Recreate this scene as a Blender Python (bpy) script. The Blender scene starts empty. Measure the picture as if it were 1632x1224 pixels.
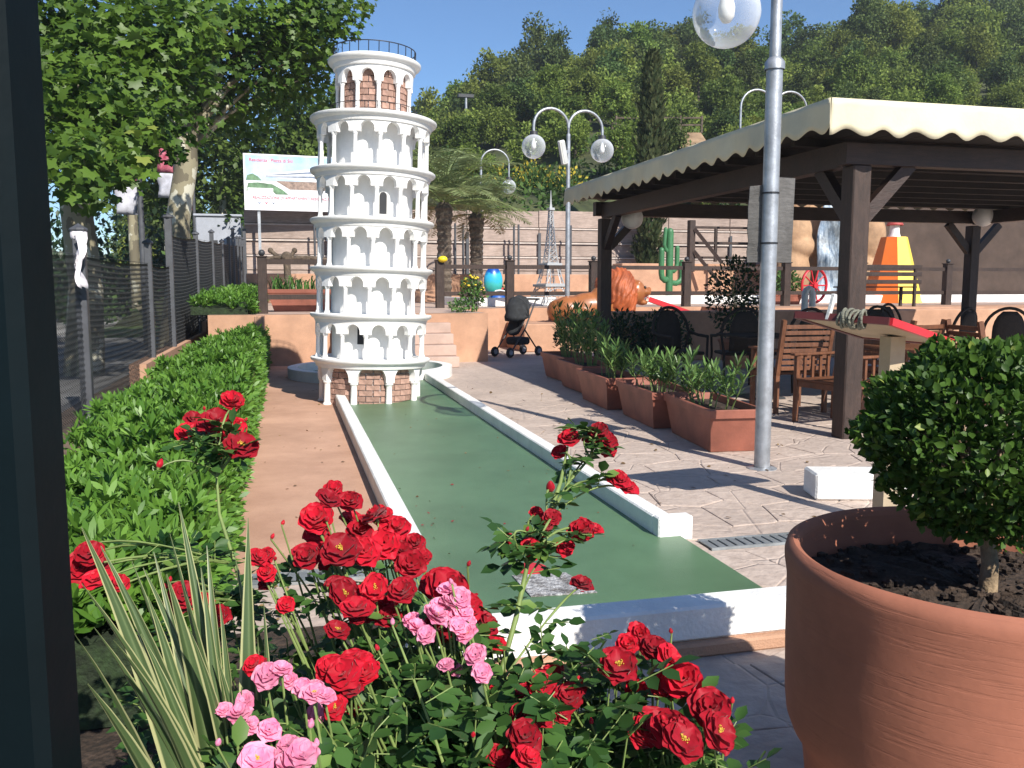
import bpy, bmesh, math, random
import numpy as np
from mathutils import Vector, Matrix

rad = math.radians
random.seed(7)
rng = np.random.default_rng(11)
scene = bpy.context.scene
col = scene.collection

# ---------------------------------------------------------------- camera
cam_data = bpy.data.cameras.new("camera")
cam_data.sensor_width = 36.0
cam_data.lens = 30.88
cam_data.clip_start = 0.05
cam_data.clip_end = 2000
cam = bpy.data.objects.new("camera", cam_data)
col.objects.link(cam)
cam.location = (0, 0, 1.3)
cam.rotation_euler = (rad(90 - 6.4), 0, rad(-14.4))
scene.camera = cam

# ---------------------------------------------------------------- sky, sun, exposure
SUN_AZ, SUN_EL = 164.5, 38.0
world = bpy.data.worlds.new("World")
scene.world = world
world.use_nodes = True
wn = world.node_tree
bg = wn.nodes["Background"]
sky = wn.nodes.new("ShaderNodeTexSky")
sky.sky_type = 'NISHITA'
sky.sun_disc = False
sky.sun_elevation = rad(SUN_EL)
sky.sun_rotation = rad(SUN_AZ)
sky.air_density = 1.0
sky.dust_density = 0.1
sky.ozone_density = 8.0
wn.links.new(sky.outputs[0], bg.inputs[0])
bg.inputs[1].default_value = 0.088
sun_data = bpy.data.lights.new("sun", 'SUN')
sun_data.energy = 4.6
sun_data.angle = rad(0.5)
sun_data.color = (1.0, 0.95, 0.86)
sun = bpy.data.objects.new("sun", sun_data)
col.objects.link(sun)
sv = Vector((math.sin(rad(SUN_AZ)) * math.cos(rad(SUN_EL)), math.cos(rad(SUN_AZ)) * math.cos(rad(SUN_EL)), math.sin(rad(SUN_EL))))
sun.rotation_euler = (-sv).to_track_quat('-Z', 'Y').to_euler()
sun.location = (6, -10, 20)
scene.view_settings.view_transform = 'Standard'
scene.view_settings.look = 'None'
scene.view_settings.exposure = 0.68
scene.view_settings.gamma = 1.0

# ---------------------------------------------------------------- materials
MATS = {}
def mat(name, c, rough=0.7, var=0.15, scale=6.0, bump=0.0, bscale=40.0, metal=0.0, spec=0.5, c2=None, objrand=0.0, coat=0.0, vscale=None):
    """painted / mineral / wooden surface: colour mottled by two noises, fine relief by bump"""
    if name in MATS: return MATS[name]
    m = bpy.data.materials.new(name); m.use_nodes = True
    nt = m.node_tree; b = nt.nodes["Principled BSDF"]
    tc = nt.nodes.new("ShaderNodeTexCoord")
    n1 = nt.nodes.new("ShaderNodeTexNoise"); n1.inputs["Scale"].default_value = scale; n1.inputs["Detail"].default_value = 6
    n1.inputs["Roughness"].default_value = 0.65
    if vscale:
        mp = nt.nodes.new("ShaderNodeMapping"); mp.inputs["Scale"].default_value = vscale
        nt.links.new(tc.outputs["Object"], mp.inputs[0]); nt.links.new(mp.outputs[0], n1.inputs["Vector"])
    else:
        nt.links.new(tc.outputs["Object"], n1.inputs["Vector"])
    ramp = nt.nodes.new("ShaderNodeValToRGB")
    ca = [max(0, x * (1 - var)) for x in c]; cb = list(c2) if c2 else [min(1, x * (1 + var)) for x in c]
    ramp.color_ramp.elements[0].color = (*ca, 1); ramp.color_ramp.elements[1].color = (*cb, 1)
    ramp.color_ramp.elements[0].position = 0.32; ramp.color_ramp.elements[1].position = 0.68
    nt.links.new(n1.outputs[0], ramp.inputs[0])
    out = ramp.outputs[0]
    if objrand:
        oi = nt.nodes.new("ShaderNodeObjectInfo"); hs = nt.nodes.new("ShaderNodeHueSaturation")
        mr = nt.nodes.new("ShaderNodeMapRange"); mr.inputs[3].default_value = 1 - objrand; mr.inputs[4].default_value = 1 + objrand
        nt.links.new(oi.outputs["Random"], mr.inputs[0]); nt.links.new(mr.outputs[0], hs.inputs["Value"]); nt.links.new(out, hs.inputs["Color"]); out = hs.outputs[0]
    if bump:   # broad stains and weathering
        n3 = nt.nodes.new("ShaderNodeTexNoise"); n3.inputs["Scale"].default_value = max(.5, scale*.3); n3.inputs["Detail"].default_value = 9; n3.inputs["Roughness"].default_value = .7
        nt.links.new(tc.outputs["Object"], n3.inputs["Vector"])
        r3 = nt.nodes.new("ShaderNodeValToRGB"); r3.color_ramp.elements[0].position = .38; r3.color_ramp.elements[1].position = .56
        r3.color_ramp.elements[0].color = (1-var*1.1,1-var*1.15,1-var*1.2,1); r3.color_ramp.elements[1].color = (1,1,1,1)
        mm = nt.nodes.new("ShaderNodeMix"); mm.data_type = 'RGBA'; mm.blend_type = 'MULTIPLY'; mm.inputs[0].default_value = 1
        nt.links.new(n3.outputs[0], r3.inputs[0]); nt.links.new(out, mm.inputs[6]); nt.links.new(r3.outputs[0], mm.inputs[7]); out = mm.outputs[2]
    nt.links.new(out, b.inputs["Base Color"])
    b.inputs["Roughness"].default_value = rough; b.inputs["Metallic"].default_value = metal
    b.inputs["Specular IOR Level"].default_value = spec
    if coat: b.inputs["Coat Weight"].default_value = coat; b.inputs["Coat Roughness"].default_value = 0.15
    if bump:
        n2 = nt.nodes.new("ShaderNodeTexNoise"); n2.inputs["Scale"].default_value = bscale; n2.inputs["Detail"].default_value = 8
        nt.links.new(n1.inputs["Vector"].links[0].from_socket, n2.inputs["Vector"])
        bp = nt.nodes.new("ShaderNodeBump"); bp.inputs["Strength"].default_value = bump; bp.inputs["Distance"].default_value = 0.02
        nt.links.new(n2.outputs[0], bp.inputs["Height"]); nt.links.new(bp.outputs[0], b.inputs["Normal"])
    MATS[name] = m
    return m

def leafmat(name, c1, c2, rough=0.45, trans=0.3, spec=0.4, objrand=0.0, c3=None):
    """leaves: colour picked per leaf from the 'rnd' attribute, some light passes through"""
    if name in MATS: return MATS[name]
    m = bpy.data.materials.new(name); m.use_nodes = True
    nt = m.node_tree; b = nt.nodes["Principled BSDF"]
    at = nt.nodes.new("ShaderNodeAttribute"); at.attribute_name = "rnd"
    ramp = nt.nodes.new("ShaderNodeValToRGB")
    ramp.color_ramp.elements[0].color = (*c1, 1); ramp.color_ramp.elements[1].color = (*c2, 1)
    if c3:
        e = ramp.color_ramp.elements.new(0.93); e.color = (*c2, 1)
        ramp.color_ramp.elements[-1].color = (*c3, 1)
    nt.links.new(at.outputs["Fac"], ramp.inputs[0]); out = ramp.outputs[0]
    if objrand:
        oi = nt.nodes.new("ShaderNodeObjectInfo"); hs = nt.nodes.new("ShaderNodeHueSaturation")
        mr = nt.nodes.new("ShaderNodeMapRange"); mr.inputs[3].default_value = 1 - objrand; mr.inputs[4].default_value = 1 + objrand
        nt.links.new(oi.outputs["Random"], mr.inputs[0]); nt.links.new(mr.outputs[0], hs.inputs["Value"])
        mr2 = nt.nodes.new("ShaderNodeMapRange"); mr2.inputs[3].default_value = 0.475; mr2.inputs[4].default_value = 0.52
        wn2 = nt.nodes.new("ShaderNodeTexWhiteNoise"); wn2.noise_dimensions = '1D'
        nt.links.new(oi.outputs["Random"], wn2.inputs["W"]); nt.links.new(wn2.outputs["Value"], mr2.inputs[0]); nt.links.new(mr2.outputs[0], hs.inputs["Hue"])
        nt.links.new(out, hs.inputs["Color"]); out = hs.outputs[0]
    nt.links.new(out, b.inputs["Base Color"])
    b.inputs["Roughness"].default_value = rough; b.inputs["Specular IOR Level"].default_value = spec
    tr = nt.nodes.new("ShaderNodeBsdfTranslucent"); mx = nt.nodes.new("ShaderNodeMixShader"); mx.inputs[0].default_value = trans
    nt.links.new(out, tr.inputs[0]); nt.links.new(b.outputs[0], mx.inputs[1]); nt.links.new(tr.outputs[0], mx.inputs[2])
    nt.links.new(mx.outputs[0], nt.nodes["Material Output"].inputs[0])
    MATS[name] = m
    return m

# ---------------------------------------------------------------- mesh helpers
class MB:
    """collects shapes; build() links them as ONE mesh object"""
    def __init__(s): s.v = []; s.f = []; s.mi = []; s.cur = 0
    def add(s, vs, fs):
        o = len(s.v); s.v += [tuple(p) for p in vs]
        for f in fs: s.f.append(tuple(i + o for i in f)); s.mi.append(s.cur)
        return s
    def box(s, x0, x1, y0, y1, z0, z1):
        return s.add([(x0,y0,z0),(x1,y0,z0),(x1,y1,z0),(x0,y1,z0),(x0,y0,z1),(x1,y0,z1),(x1,y1,z1),(x0,y1,z1)],
                     [(3,2,1,0),(4,5,6,7),(0,1,5,4),(1,2,6,5),(2,3,7,6),(3,0,4,7)])
    def bbox(s, x0, x1, y0, y1, z0, z1, b=0.01):
        """box with bevelled edges"""
        x0, x1 = sorted((x0, x1)); y0, y1 = sorted((y0, y1)); z0, z1 = sorted((z0, z1))
        b = min(b, (x1-x0)*.45, (y1-y0)*.45, (z1-z0)*.45)
        bm = bmesh.new(); bmesh.ops.create_cube(bm, size=1)
        for v in bm.verts: v.co = ((x0+x1)/2 + v.co.x*(x1-x0), (y0+y1)/2 + v.co.y*(y1-y0), (z0+z1)/2 + v.co.z*(z1-z0))
        bmesh.ops.bevel(bm, geom=bm.edges[:], offset=b, segments=1, affect='EDGES')
        bm.verts.index_update()
        s.add([v.co[:] for v in bm.verts], [[v.index for v in f.verts] for f in bm.faces]); bm.free(); return s
    def bar(s, a, b, w, h, up=(0,0,1)):
        """rectangular bar from a to b, w across, h along up"""
        a = Vector(a); b = Vector(b); d = (b - a).normalized(); u = Vector(up)
        if abs(d.dot(u)) > 0.98: u = Vector((0,1,0))
        x = d.cross(u).normalized(); u = x.cross(d).normalized()
        vs = [p + x*(sx*w/2) + u*(sz*h/2) for p in (a, b) for sx, sz in ((-1,-1),(1,-1),(1,1),(-1,1))]
        return s.add(vs, [(3,2,1,0),(4,5,6,7),(0,1,5,4),(1,2,6,5),(2,3,7,6),(3,0,4,7)])
    def tube(s, pts, r, n=8, caps=True):
        pts = [Vector(p) for p in pts]; rs = r if isinstance(r, (list, tuple)) else [r]*len(pts)
        ref = Vector((0,0,1)); rings = []
        d0 = (pts[1]-pts[0]).normalized()
        if abs(d0.dot(ref)) > 0.95: ref = Vector((1,0,0))
        x = d0.cross(ref).normalized()
        for i, p in enumerate(pts):
            d = (pts[min(i+1, len(pts)-1)] - pts[max(i-1, 0)]).normalized()
            x = (x - d*x.dot(d)).normalized(); y = d.cross(x)
            rings.append([p + (x*math.cos(2*math.pi*k/n) + y*math.sin(2*math.pi*k/n))*rs[i] for k in range(n)])
        vs = [q for ring in rings for q in ring]; fs = []
        for i in range(len(pts)-1):
            for k in range(n):
                k2 = (k+1) % n; fs.append((i*n+k, i*n+k2, (i+1)*n+k2, (i+1)*n+k))
        if caps: fs.append(tuple(range(n-1,-1,-1))); fs.append(tuple((len(pts)-1)*n+k for k in range(n)))
        return s.add(vs, fs)
    def lathe(s, prof, n=24, c=(0,0,0), closed=False, a0=0, a1=2*math.pi):
        full = abs(a1-a0-2*math.pi) < 1e-6; m = n if full else n+1
        vs = [(c[0]+r*math.cos(a0+(a1-a0)*k/n), c[1]+r*math.sin(a0+(a1-a0)*k/n), c[2]+z) for r, z in prof for k in range(m)]
        fs = []; L = len(prof)
        for i in range(L if closed else L-1):
            j = (i+1) % L
            for k in range(n):
                k2 = (k+1) % m if full else k+1
                fs.append((i*m+k, i*m+k2, j*m+k2, j*m+k))
        return s.add(vs, fs)
    def sphere(s, c, r, n=16, m=10, sc=(1,1,1)):
        prof = [(max(1e-5, math.sin(math.pi*i/m)), -math.cos(math.pi*i/m)) for i in range(m+1)]
        o = len(s.v); s.lathe(prof, n)
        for i in range(o, len(s.v)):
            p = s.v[i]; s.v[i] = (c[0]+p[0]*r*sc[0], c[1]+p[1]*r*sc[1], c[2]+p[2]*r*sc[2])
        return s
    def prism(s, poly, z0, z1):
        n = len(poly); vs = [(x,y,z0) for x,y in poly] + [(x,y,z1) for x,y in poly]
        return s.add(vs, [tuple(range(n-1,-1,-1)), tuple(range(n,2*n))] + [(i,(i+1)%n,n+(i+1)%n,n+i) for i in range(n)])
    def xform(s, M, start=0):
        for i in range(start, len(s.v)): s.v[i] = tuple(M @ Vector(s.v[i]))
        return s
    def mesh(s, name, mats, smooth=None):
        me = bpy.data.meshes.new(name); me.from_pydata(s.v, [], s.f)
        for m in (mats if isinstance(mats, (list, tuple)) else [mats]): me.materials.append(m)
        if any(s.mi): me.polygons.foreach_set("material_index", s.mi)
        me.update()
        bm = bmesh.new(); bm.from_mesh(me); bmesh.ops.remove_doubles(bm, verts=bm.verts[:], dist=1e-5); bmesh.ops.recalc_face_normals(bm, faces=bm.faces[:])
        if smooth is not None:
            for f in bm.faces: f.smooth = True
            ca = math.cos(rad(smooth))
            for e in bm.edges:
                if len(e.link_faces) == 2 and e.link_faces[0].normal.dot(e.link_faces[1].normal) < ca: e.smooth = False
        bm.to_mesh(me); bm.free()
        return me
    def build(s, name, mats, parent=None, smooth=None):
        return link(name, s.mesh(name, mats, smooth), parent)

def link(name, me, parent=None, loc=None, rot=None, sc=None):
    o = bpy.data.objects.new(name, me); col.objects.link(o)
    if parent: o.parent = parent
    if loc is not None: o.location = loc
    if rot is not None: o.rotation_euler = rot
    if sc is not None: o.scale = sc if isinstance(sc, (tuple, list)) else (sc,)*3
    return o
def tag(o, label, cat, group=None):
    o["label"] = label; o["category"] = cat
    if group: o["group"] = group
    return o
def struct(o): o["kind"] = "structure"; return o
def stuff(o): o["kind"] = "stuff"; return o
def thing(name, label, cat, loc=(0,0,0), rz=0, group=None, rot=None):
    o = bpy.data.objects.new(name, None); col.objects.link(o); o.empty_display_size = 0.2
    o.location = loc; o.rotation_euler = rot or (0,0,rz)
    return tag(o, label, cat, group)
def copy_thing(root, loc, rz, label, group=None, sc=None):
    r = root.copy(); col.objects.link(r); r.location = loc; r.rotation_euler = (root.rotation_euler[0], root.rotation_euler[1], rz)
    if sc: r.scale = sc if isinstance(sc, (tuple, list)) else (sc,)*3
    r["label"] = label
    if group: r["group"] = group
    for ch in KIDS(root):
        c = ch.copy(); col.objects.link(c); c.parent = r
        for g in KIDS(ch):
            d = g.copy(); col.objects.link(d); d.parent = c
    return r
def KIDS(o): return [c for c in bpy.data.objects if c.parent == o]

# leaf clouds -----------------------------------------------------
def T_(vs, fs): return np.array(vs, float), np.array(fs, int)
LEAF_DIAMOND = T_([(0,0,0),(-.5,.5,.12),(0,1,0),(.5,.5,.12)], [(0,2,1),(0,3,2)])
LEAF_OVAL = T_([(0,0,0),(-.36,.28,.1),(.36,.28,.1),(-.42,.62,.08),(.42,.62,.08),(0,1,-.06),(0,.4,-.02)], [(0,6,1),(0,2,6),(1,6,3),(2,4,6),(3,6,5),(6,4,5)])
LEAF_LONG = T_([(0,0,0),(-.5,.4,.02),(.5,.4,.02),(-.45,.75,-.02),(.45,.75,-.02),(0,1,-.1)], [(0,2,1),(1,2,3),(2,4,3),(3,4,5)])
def _plane_leaf():
    a = [(-90,.12),(-150,.55),(-170,.72),(-197,.52),(-222,.9),(-246,.66),(-270,1.0),(-294,.66),(-318,.9),(-343,.52),(-370,.72),(-390,.55)]
    vs = [(0,.35,0.03)] + [(r*math.cos(rad(t))*.95, .35 + r*math.sin(rad(t))*.75, -.10*r*r) for t, r in a]
    n = len(a); return T_(vs, [(0, 1+(i+1) % n, 1+i) for i in range(n)])
LEAF_PLANE = _plane_leaf()
def unit(a): return a / np.maximum(1e-9, np.linalg.norm(a, axis=-1, keepdims=True))
def leaves(tmpl, P, A, N, L, W, rnd=None):
    """place a leaf template at every P, its axis along A, its face towards N; returns verts, tris, rnd"""
    tv, tf = tmpl; n = len(P); k = len(tv)
    A = unit(np.asarray(A, float)); N = np.asarray(N, float)
    X = unit(np.cross(A, N)); Z = np.cross(X, A)
    L = np.broadcast_to(L, n); W = np.broadcast_to(W, n)
    V = P[:,None,:] + X[:,None,:]*(tv[None,:,0]*W[:,None])[...,None] + A[:,None,:]*(tv[None,:,1]*L[:,None])[...,None] + Z[:,None,:]*(tv[None,:,2]*W[:,None])[...,None]
    Fc = tf[None,:,:] + (np.arange(n)*k)[:,None,None]
    r = rng.random(n) if rnd is None else rnd
    return V.reshape(-1,3), Fc.reshape(-1,3), np.repeat(r, k)
def npmesh(name, V, F, rnd, m, smooth=False):
    me = bpy.data.meshes.new(name)
    me.vertices.add(len(V)); me.vertices.foreach_set("co", np.ascontiguousarray(V, dtype=np.float32).ravel())
    me.loops.add(F.size); me.loops.foreach_set("vertex_index", np.ascontiguousarray(F, dtype=np.int32).ravel())
    me.polygons.add(len(F)); me.polygons.foreach_set("loop_start", np.arange(0, F.size, F.shape[1], dtype=np.int32))
    a = me.attributes.new("rnd", 'FLOAT', 'POINT'); a.data.foreach_set("value", np.asarray(rnd, dtype=np.float32))
    me.materials.append(m)
    if smooth: me.polygons.foreach_set("use_smooth", np.ones(len(F), dtype=bool))
    me.update(calc_edges=True); return me
def joinV(parts):
    vs, fs, rs, o = [], [], [], 0
    for v, f, r in parts: vs.append(v); fs.append(f + o); rs.append(r); o += len(v)
    return np.concatenate(vs), np.concatenate(fs), np.concatenate(rs)
def rdir(n): return unit(rng.normal(size=(n,3)))
def bez(a, b, c, n=8):
    a, b, c = map(Vector, (a, b, c)); return [a*(1-t)**2 + b*2*t*(1-t) + c*t*t for t in [i/(n-1) for i in range(n)]]

# shared materials -------------------------------------------------
M_white = mat("white_paint", (.8,.79,.765), .6, .10, 4, .25, 60)
M_terra = mat("terracotta", (.46,.2,.12), .85, .18, 5, .25, 30)
M_render = mat("orange_render", (.49,.28,.18), .9, .16, 2.5, .3, 90)
M_brownwood = mat("brown_wood", (.045,.026,.019), .6, .35, 5, .3, 30, vscale=(8,8,1.2))
M_darkwood = mat("dark_stained_wood", (.035,.018,.013), .5, .35, 5, .3, 25, vscale=(1,9,9))
M_steel = mat("galvanised_steel", (.42,.44,.47), .45, .22, 9, .08, 60, metal=.6)
M_dark = mat("dark_metal", (.035,.037,.042), .5, .2, 8, .05)
M_black = mat("black_paint", (.012,.012,.015), .5, .2, 8)
M_soil = mat("soil", (.05,.032,.022), .95, .5, 30, .9, 60)
M_bark = mat("brown_bark", (.12,.09,.065), .9, .4, 12, .8, 30)
M_green_stem = mat("green_stem", (.16,.22,.06), .6, .2, 30)
M_teak = mat("teak", (.17,.065,.03), .55, .3, 6, .2, 40, vscale=(6,6,1.5))

# ================================================================ SETTING
def sheet(name, x0, x1, y0, y1, z, m, sub=1, parent=None):
    b = MB(); b.add([(x0,y0,z),(x1,y0,z),(x1,y1,z),(x0,y1,z)], [(0,1,2,3)])
    return b.build(name, m, parent)

# stamped concrete: joints by voronoi cells in the material where the stones are too far to build
def flagmat():
    m = bpy.data.materials.new("stamped_concrete"); m.use_nodes = True
    nt = m.node_tree; b = nt.nodes["Principled BSDF"]
    tc = nt.nodes.new("ShaderNodeTexCoord")
    v = nt.nodes.new("ShaderNodeTexVoronoi"); v.feature = 'DISTANCE_TO_EDGE'; v.inputs["Scale"].default_value = 2.4
    n0 = nt.nodes.new("ShaderNodeTexNoise"); n0.inputs["Scale"].default_value = 1.3; n0.inputs["Detail"].default_value = 8; n0.inputs["Roughness"].default_value = .7
    n1 = nt.nodes.new("ShaderNodeTexNoise"); n1.inputs["Scale"].default_value = 14; n1.inputs["Detail"].default_value = 8
    nt.links.new(tc.outputs["Object"], v.inputs["Vector"]); nt.links.new(tc.outputs["Object"], n0.inputs["Vector"]); nt.links.new(tc.outputs["Object"], n1.inputs["Vector"])
    r = nt.nodes.new("ShaderNodeValToRGB"); e = r.color_ramp.elements
    e[0].position = .3; e[0].color = (.39,.315,.27,1); e[1].position = .7; e[1].color = (.55,.45,.385,1)
    x = e.new(.52); x.color = (.48,.385,.325,1)
    nt.links.new(n0.outputs[0], r.inputs[0])
    mx = nt.nodes.new("ShaderNodeMix"); mx.data_type = 'RGBA'; mx.blend_type = 'MULTIPLY'; mx.inputs[0].default_value = .35
    r1 = nt.nodes.new("ShaderNodeValToRGB"); r1.color_ramp.elements[0].color = (.55,.5,.48,1); r1.color_ramp.elements[0].position = .3; r1.color_ramp.elements[1].position = .6
    nt.links.new(n1.outputs[0], r1.inputs[0]); nt.links.new(r.outputs[0], mx.inputs[6]); nt.links.new(r1.outputs[0], mx.inputs[7])
    nt.links.new(mx.outputs[2], b.inputs["Base Color"]); b.inputs["Roughness"].default_value = .8
    bp = nt.nodes.new("ShaderNodeBump"); bp.inputs["Strength"].default_value = .5; bp.inputs["Distance"].default_value = .02
    n2 = nt.nodes.new("ShaderNodeTexNoise"); n2.inputs["Scale"].default_value = 22; n2.inputs["Detail"].default_value = 9
    nt.links.new(tc.outputs["Object"], n2.inputs["Vector"])
    mr = nt.nodes.new("ShaderNodeMath"); mr.operation = 'ADD'
    cl = nt.nodes.new("ShaderNodeMapRange"); cl.inputs[2].default_value = .02; cl.inputs[4].default_value = .6
    nt.links.new(v.outputs["Distance"], cl.inputs[0]); nt.links.new(cl.outputs[0], mr.inputs[0]); nt.links.new(n2.outputs[0], mr.inputs[1])
    nt.links.new(mr.outputs[0], bp.inputs["Height"]); nt.links.new(bp.outputs[0], b.inputs["Normal"])
    return m
M_flag = flagmat()
M_grass = mat("dry_grass", (.1,.12,.035), .95, .45, 1.5, .6, 20, c2=(.16,.15,.06))
M_asphalt = mat("asphalt", (.16,.157,.153), .9, .3, 1.2, .4, 80)
M_path = mat("terracotta_concrete", (.50,.285,.19), .85, .14, 1.8, .15, 60, c2=(.56,.335,.23))
M_felt = mat("green_lane_paint", (.098,.185,.097), .42, .13, 1.7, .1, 160, c2=(.114,.208,.112), spec=.4)

struct(sheet("ground", -600, 600, -600, 900, -.05, M_grass))
struct(sheet("street", -26, -2.25, -20, 60, -.012, M_asphalt))
b = MB(); b.bbox(-2.25, -1.3, -6, 14.6, -.05, .02, .02); struct(b.build("verge", mat("bare_earth", (.16,.11,.075), .95, .35, 5, .7, 30)))
b = MB(); b.bbox(-5.4, -5.1, -20, 60, -.05, .12, .02); b.bbox(-8.2,-5.4,-20,60,-.05,.1,.02); struct(b.build("pavement", mat("pale_paving", (.32,.31,.29), .9, .2, 2, .3, 50)))
struct(sheet("patio", -.34, 24, -6, 20, 0.0, M_flag))
struct(sheet("path", -.34, .5, 3.99, 14.6, .006, M_path))
struct(sheet("flower_bed", -1.9, .62, -.5, 3.3, .012, M_soil))

# flagstones near the camera, each one a stone of its own on the patio
patio = bpy.data.objects["patio"]
def clip(poly, px, py, nx, ny):
    out = []
    for i in range(len(poly)):
        a, c = poly[i], poly[(i+1) % len(poly)]
        da = (a[0]-px)*nx + (a[1]-py)*ny; dc = (c[0]-px)*nx + (c[1]-py)*ny
        if da <= 0: out.append(a)
        if (da < 0 < dc) or (dc < 0 < da):
            t = da/(da-dc); out.append((a[0]+(c[0]-a[0])*t, a[1]+(c[1]-a[1])*t))
    return out
def flagstones(x0, x1, y0, y1, s, skip):
    pts = []
    ny = int((y1-y0)/s)+1; nx = int((x1-x0)/s)+1
    for j in range(-1, ny+1):
        for i in range(-1, nx+1):
            pts.append((x0+(i+.5*(j % 2)+random.uniform(-.38,.38))*s, y0+(j+random.uniform(-.38,.38))*s))
    for k, (px, py) in enumerate(pts):
        if not (x0 <= px <= x1 and y0 <= py <= y1) or skip(px, py): continue
        poly = [(px-s*1.5,py-s*1.5),(px+s*1.5,py-s*1.5),(px+s*1.5,py+s*1.5),(px-s*1.5,py+s*1.5)]
        g = .002
        for (qx, qy) in pts:
            dx, dy = qx-px, qy-py; d = math.hypot(dx, dy)
            if 0 < d < 3*s: poly = clip(poly, px+dx*(.5-g/d), py+dy*(.5-g/d), dx/d, dy/d)
            if len(poly) < 3: break
        for (ax, ay, nx_, ny_) in ((x0,0,-1,0),(x1,0,1,0),(0,y0,0,-1),(0,y1,0,1)):
            if len(poly) >= 3: poly = clip(poly, ax, ay, nx_, ny_)
        if len(poly) < 3: continue
        # ragged outline, small chamfer, slightly uneven top
        fine = []
        for i in range(len(poly)):
            a, c = poly[i], poly[(i+1) % len(poly)]; L = math.hypot(c[0]-a[0], c[1]-a[1])
            fine.append(a)
            if L > .12:
                m_ = max(1, int(L/.12))
                for q in range(1, m_+1):
                    t = q/(m_+1); jx = (px-a[0])*random.uniform(0,.018); jy = (py-a[1])*random.uniform(0,.018)
                    fine.append((a[0]+(c[0]-a[0])*t+jx, a[1]+(c[1]-a[1])*t+jy))
        n = len(fine); cx = sum(p[0] for p in fine)/n; cy = sum(p[1] for p in fine)/n; h = random.uniform(.006,.0085)
        vs = [(x,y,0.001) for x,y in fine] + [(x+(cx-x)*.012,y+(cy-y)*.012,h-.0012) for x,y in fine] + [(x+(cx-x)*.05,y+(cy-y)*.05,h+random.uniform(-.0008,.0012)) for x,y in fine]
        fs = [(i,(i+1)%n,n+(i+1)%n,n+i) for i in range(n)] + [(n+i,n+(i+1)%n,2*n+(i+1)%n,2*n+i) for i in range(n)] + [tuple(2*n+i for i in range(n))]
        b = MB(); b.add(vs, fs); b.build("flagstone", M_flag, patio)
def skip(x, y):
    return (x < 2.0 and y > 2.70 and not (x > 1.93)) or (1.95 < x < 7 and 3.80 < y < 4.03) or math.hypot(x-1.9, y-1.8) < .3
flagstones(.66, 2.9, 1.6, 3.82, .40, lambda x, y: x < 2.0 and y > 2.62)
flagstones(1.96, 5.6, 4.02, 9.6, .40, lambda x, y: False)
flagstones(2.9, 4.6, 2.4, 3.82, .42, lambda x, y: False)

# terrace with its orange front wall, steps and low walls
M_terrace = mat("terrace_paving", (.5,.36,.29), .85, .12, 2, .2, 40)
b = MB()
b.prism([(-1.2,14.7),(3.35,14.7),(3.35,17.4),(4.2,17.4),(4.2,18.02),(9.0,18.02),(9.0,16.6),(26,16.6),(26,60),(-1.2,60)], -.05, .83)
ter = struct(b.build("terrace", M_render))
sheet("terrace_paving", -1.19, 25.9, 18.03, 29.9, .834, M_terrace, parent=ter)
sheet("terrace_paving", -1.19, 3.3, 14.75, 18.03, .834, M_terrace, parent=ter)
t = thing("garden_steps", "flight of low stone steps behind the white tower leading up to the terrace", "steps", (0,0,0))
for i in range(4):
    MB().bbox(.75, 2.66, 13.72+.25*i, 14.69, 0.002+.17*i, .17*(i+1), .008).build("step", mat("step_stone", (.5,.36,.3), .85, .12, 4, .2, 40), t)
t = thing("low_retaining_wall", "low orange rendered wall between the hedge and the terracotta path", "wall", (0,0,0))
MB().bbox(-.45, -.34, 3.4, 14.69, 0, .3, .012).build("wall_body", M_render, t)
MB().bbox(-.47, -.325, 13.9, 14.6, .3, .84, .012).build("wall_pier", M_render, t)
t = thing("fence_base_wall", "orange rendered wall under the far half of the chain-link fence", "wall")
b = MB()
for (y0, y1, z) in ((11.5,17.5,.34),(17.5,21.5,.62),(21.5,27.6,1.0)):
    x0, x1 = -1.85+(y0-8.8)*.0357, -1.85+(y1-8.8)*.0357
    b.add([(x0-.12,y0,-.1),(x0+.08,y0,-.1),(x1+.08,y1,-.1),(x1-.12,y1,-.1),(x0-.12,y0,z),(x0+.08,y0,z),(x1+.08,y1,z+.1),(x1-.12,y1,z+.1)],
          [(3,2,1,0),(4,5,6,7),(0,1,5,4),(1,2,6,5),(2,3,7,6),(3,0,4,7)])
b.build("wall_body", M_render, t)

# ---------------------------------------------------------------- minigolf lane
t = thing("minigolf_lane", "long green minigolf lane with white kerbs running up to the white leaning tower", "minigolf lane")
b = MB(); b.prism([(.36,2.86),(1.92,2.86),(1.92,4.06),(1.82,4.06),(1.82,12.3),(.58,12.3),(.58,4.06),(.36,4.06)], 0, .03); b.build("playing_surface", M_felt, t)
MB().bbox(.5, .6, 4.05, 9.75, 0.002, .12, .008).build("kerb", M_white, t)
b = MB(); b.bbox(1.80, 1.9, 4.10, 12.2, 0.002, .125, .008); b.build("kerb", M_white, t)
MB().bbox(1.80, 1.99, 4.02, 4.10, 0.002, .13, .008).build("kerb", M_white, t)
MB().bbox(.34, 2.02, 2.73, 2.86, 0.05, .175, .01).build("front_kerb", M_white, t)
MB().bbox(.33, 2.03, 2.70, 2.85, 0, .05, .008).build("plinth", M_render, t)
b = MB(); b.lathe([(1.03,0),(1.03,.15),(1.17,.15),(1.17,0)], 64, (1.17,12.75,0)); b.build("round_kerb", M_white, t, smooth=40)
b = MB(); b.lathe([(0.001,.034),(1.03,.034)], 64, (1.17,12.75,0)); b.build("round_green", M_felt, t)
MB().prism([(.94+.0,3.35),(1.22,3.33),(1.17,3.60),(.93,3.62)], .031, .036).build("tee_mat", mat("grey_tee_mat", (.35,.35,.37), .95, .6, 45, .8, 120, c2=(.75,.75,.76)), t)
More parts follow.
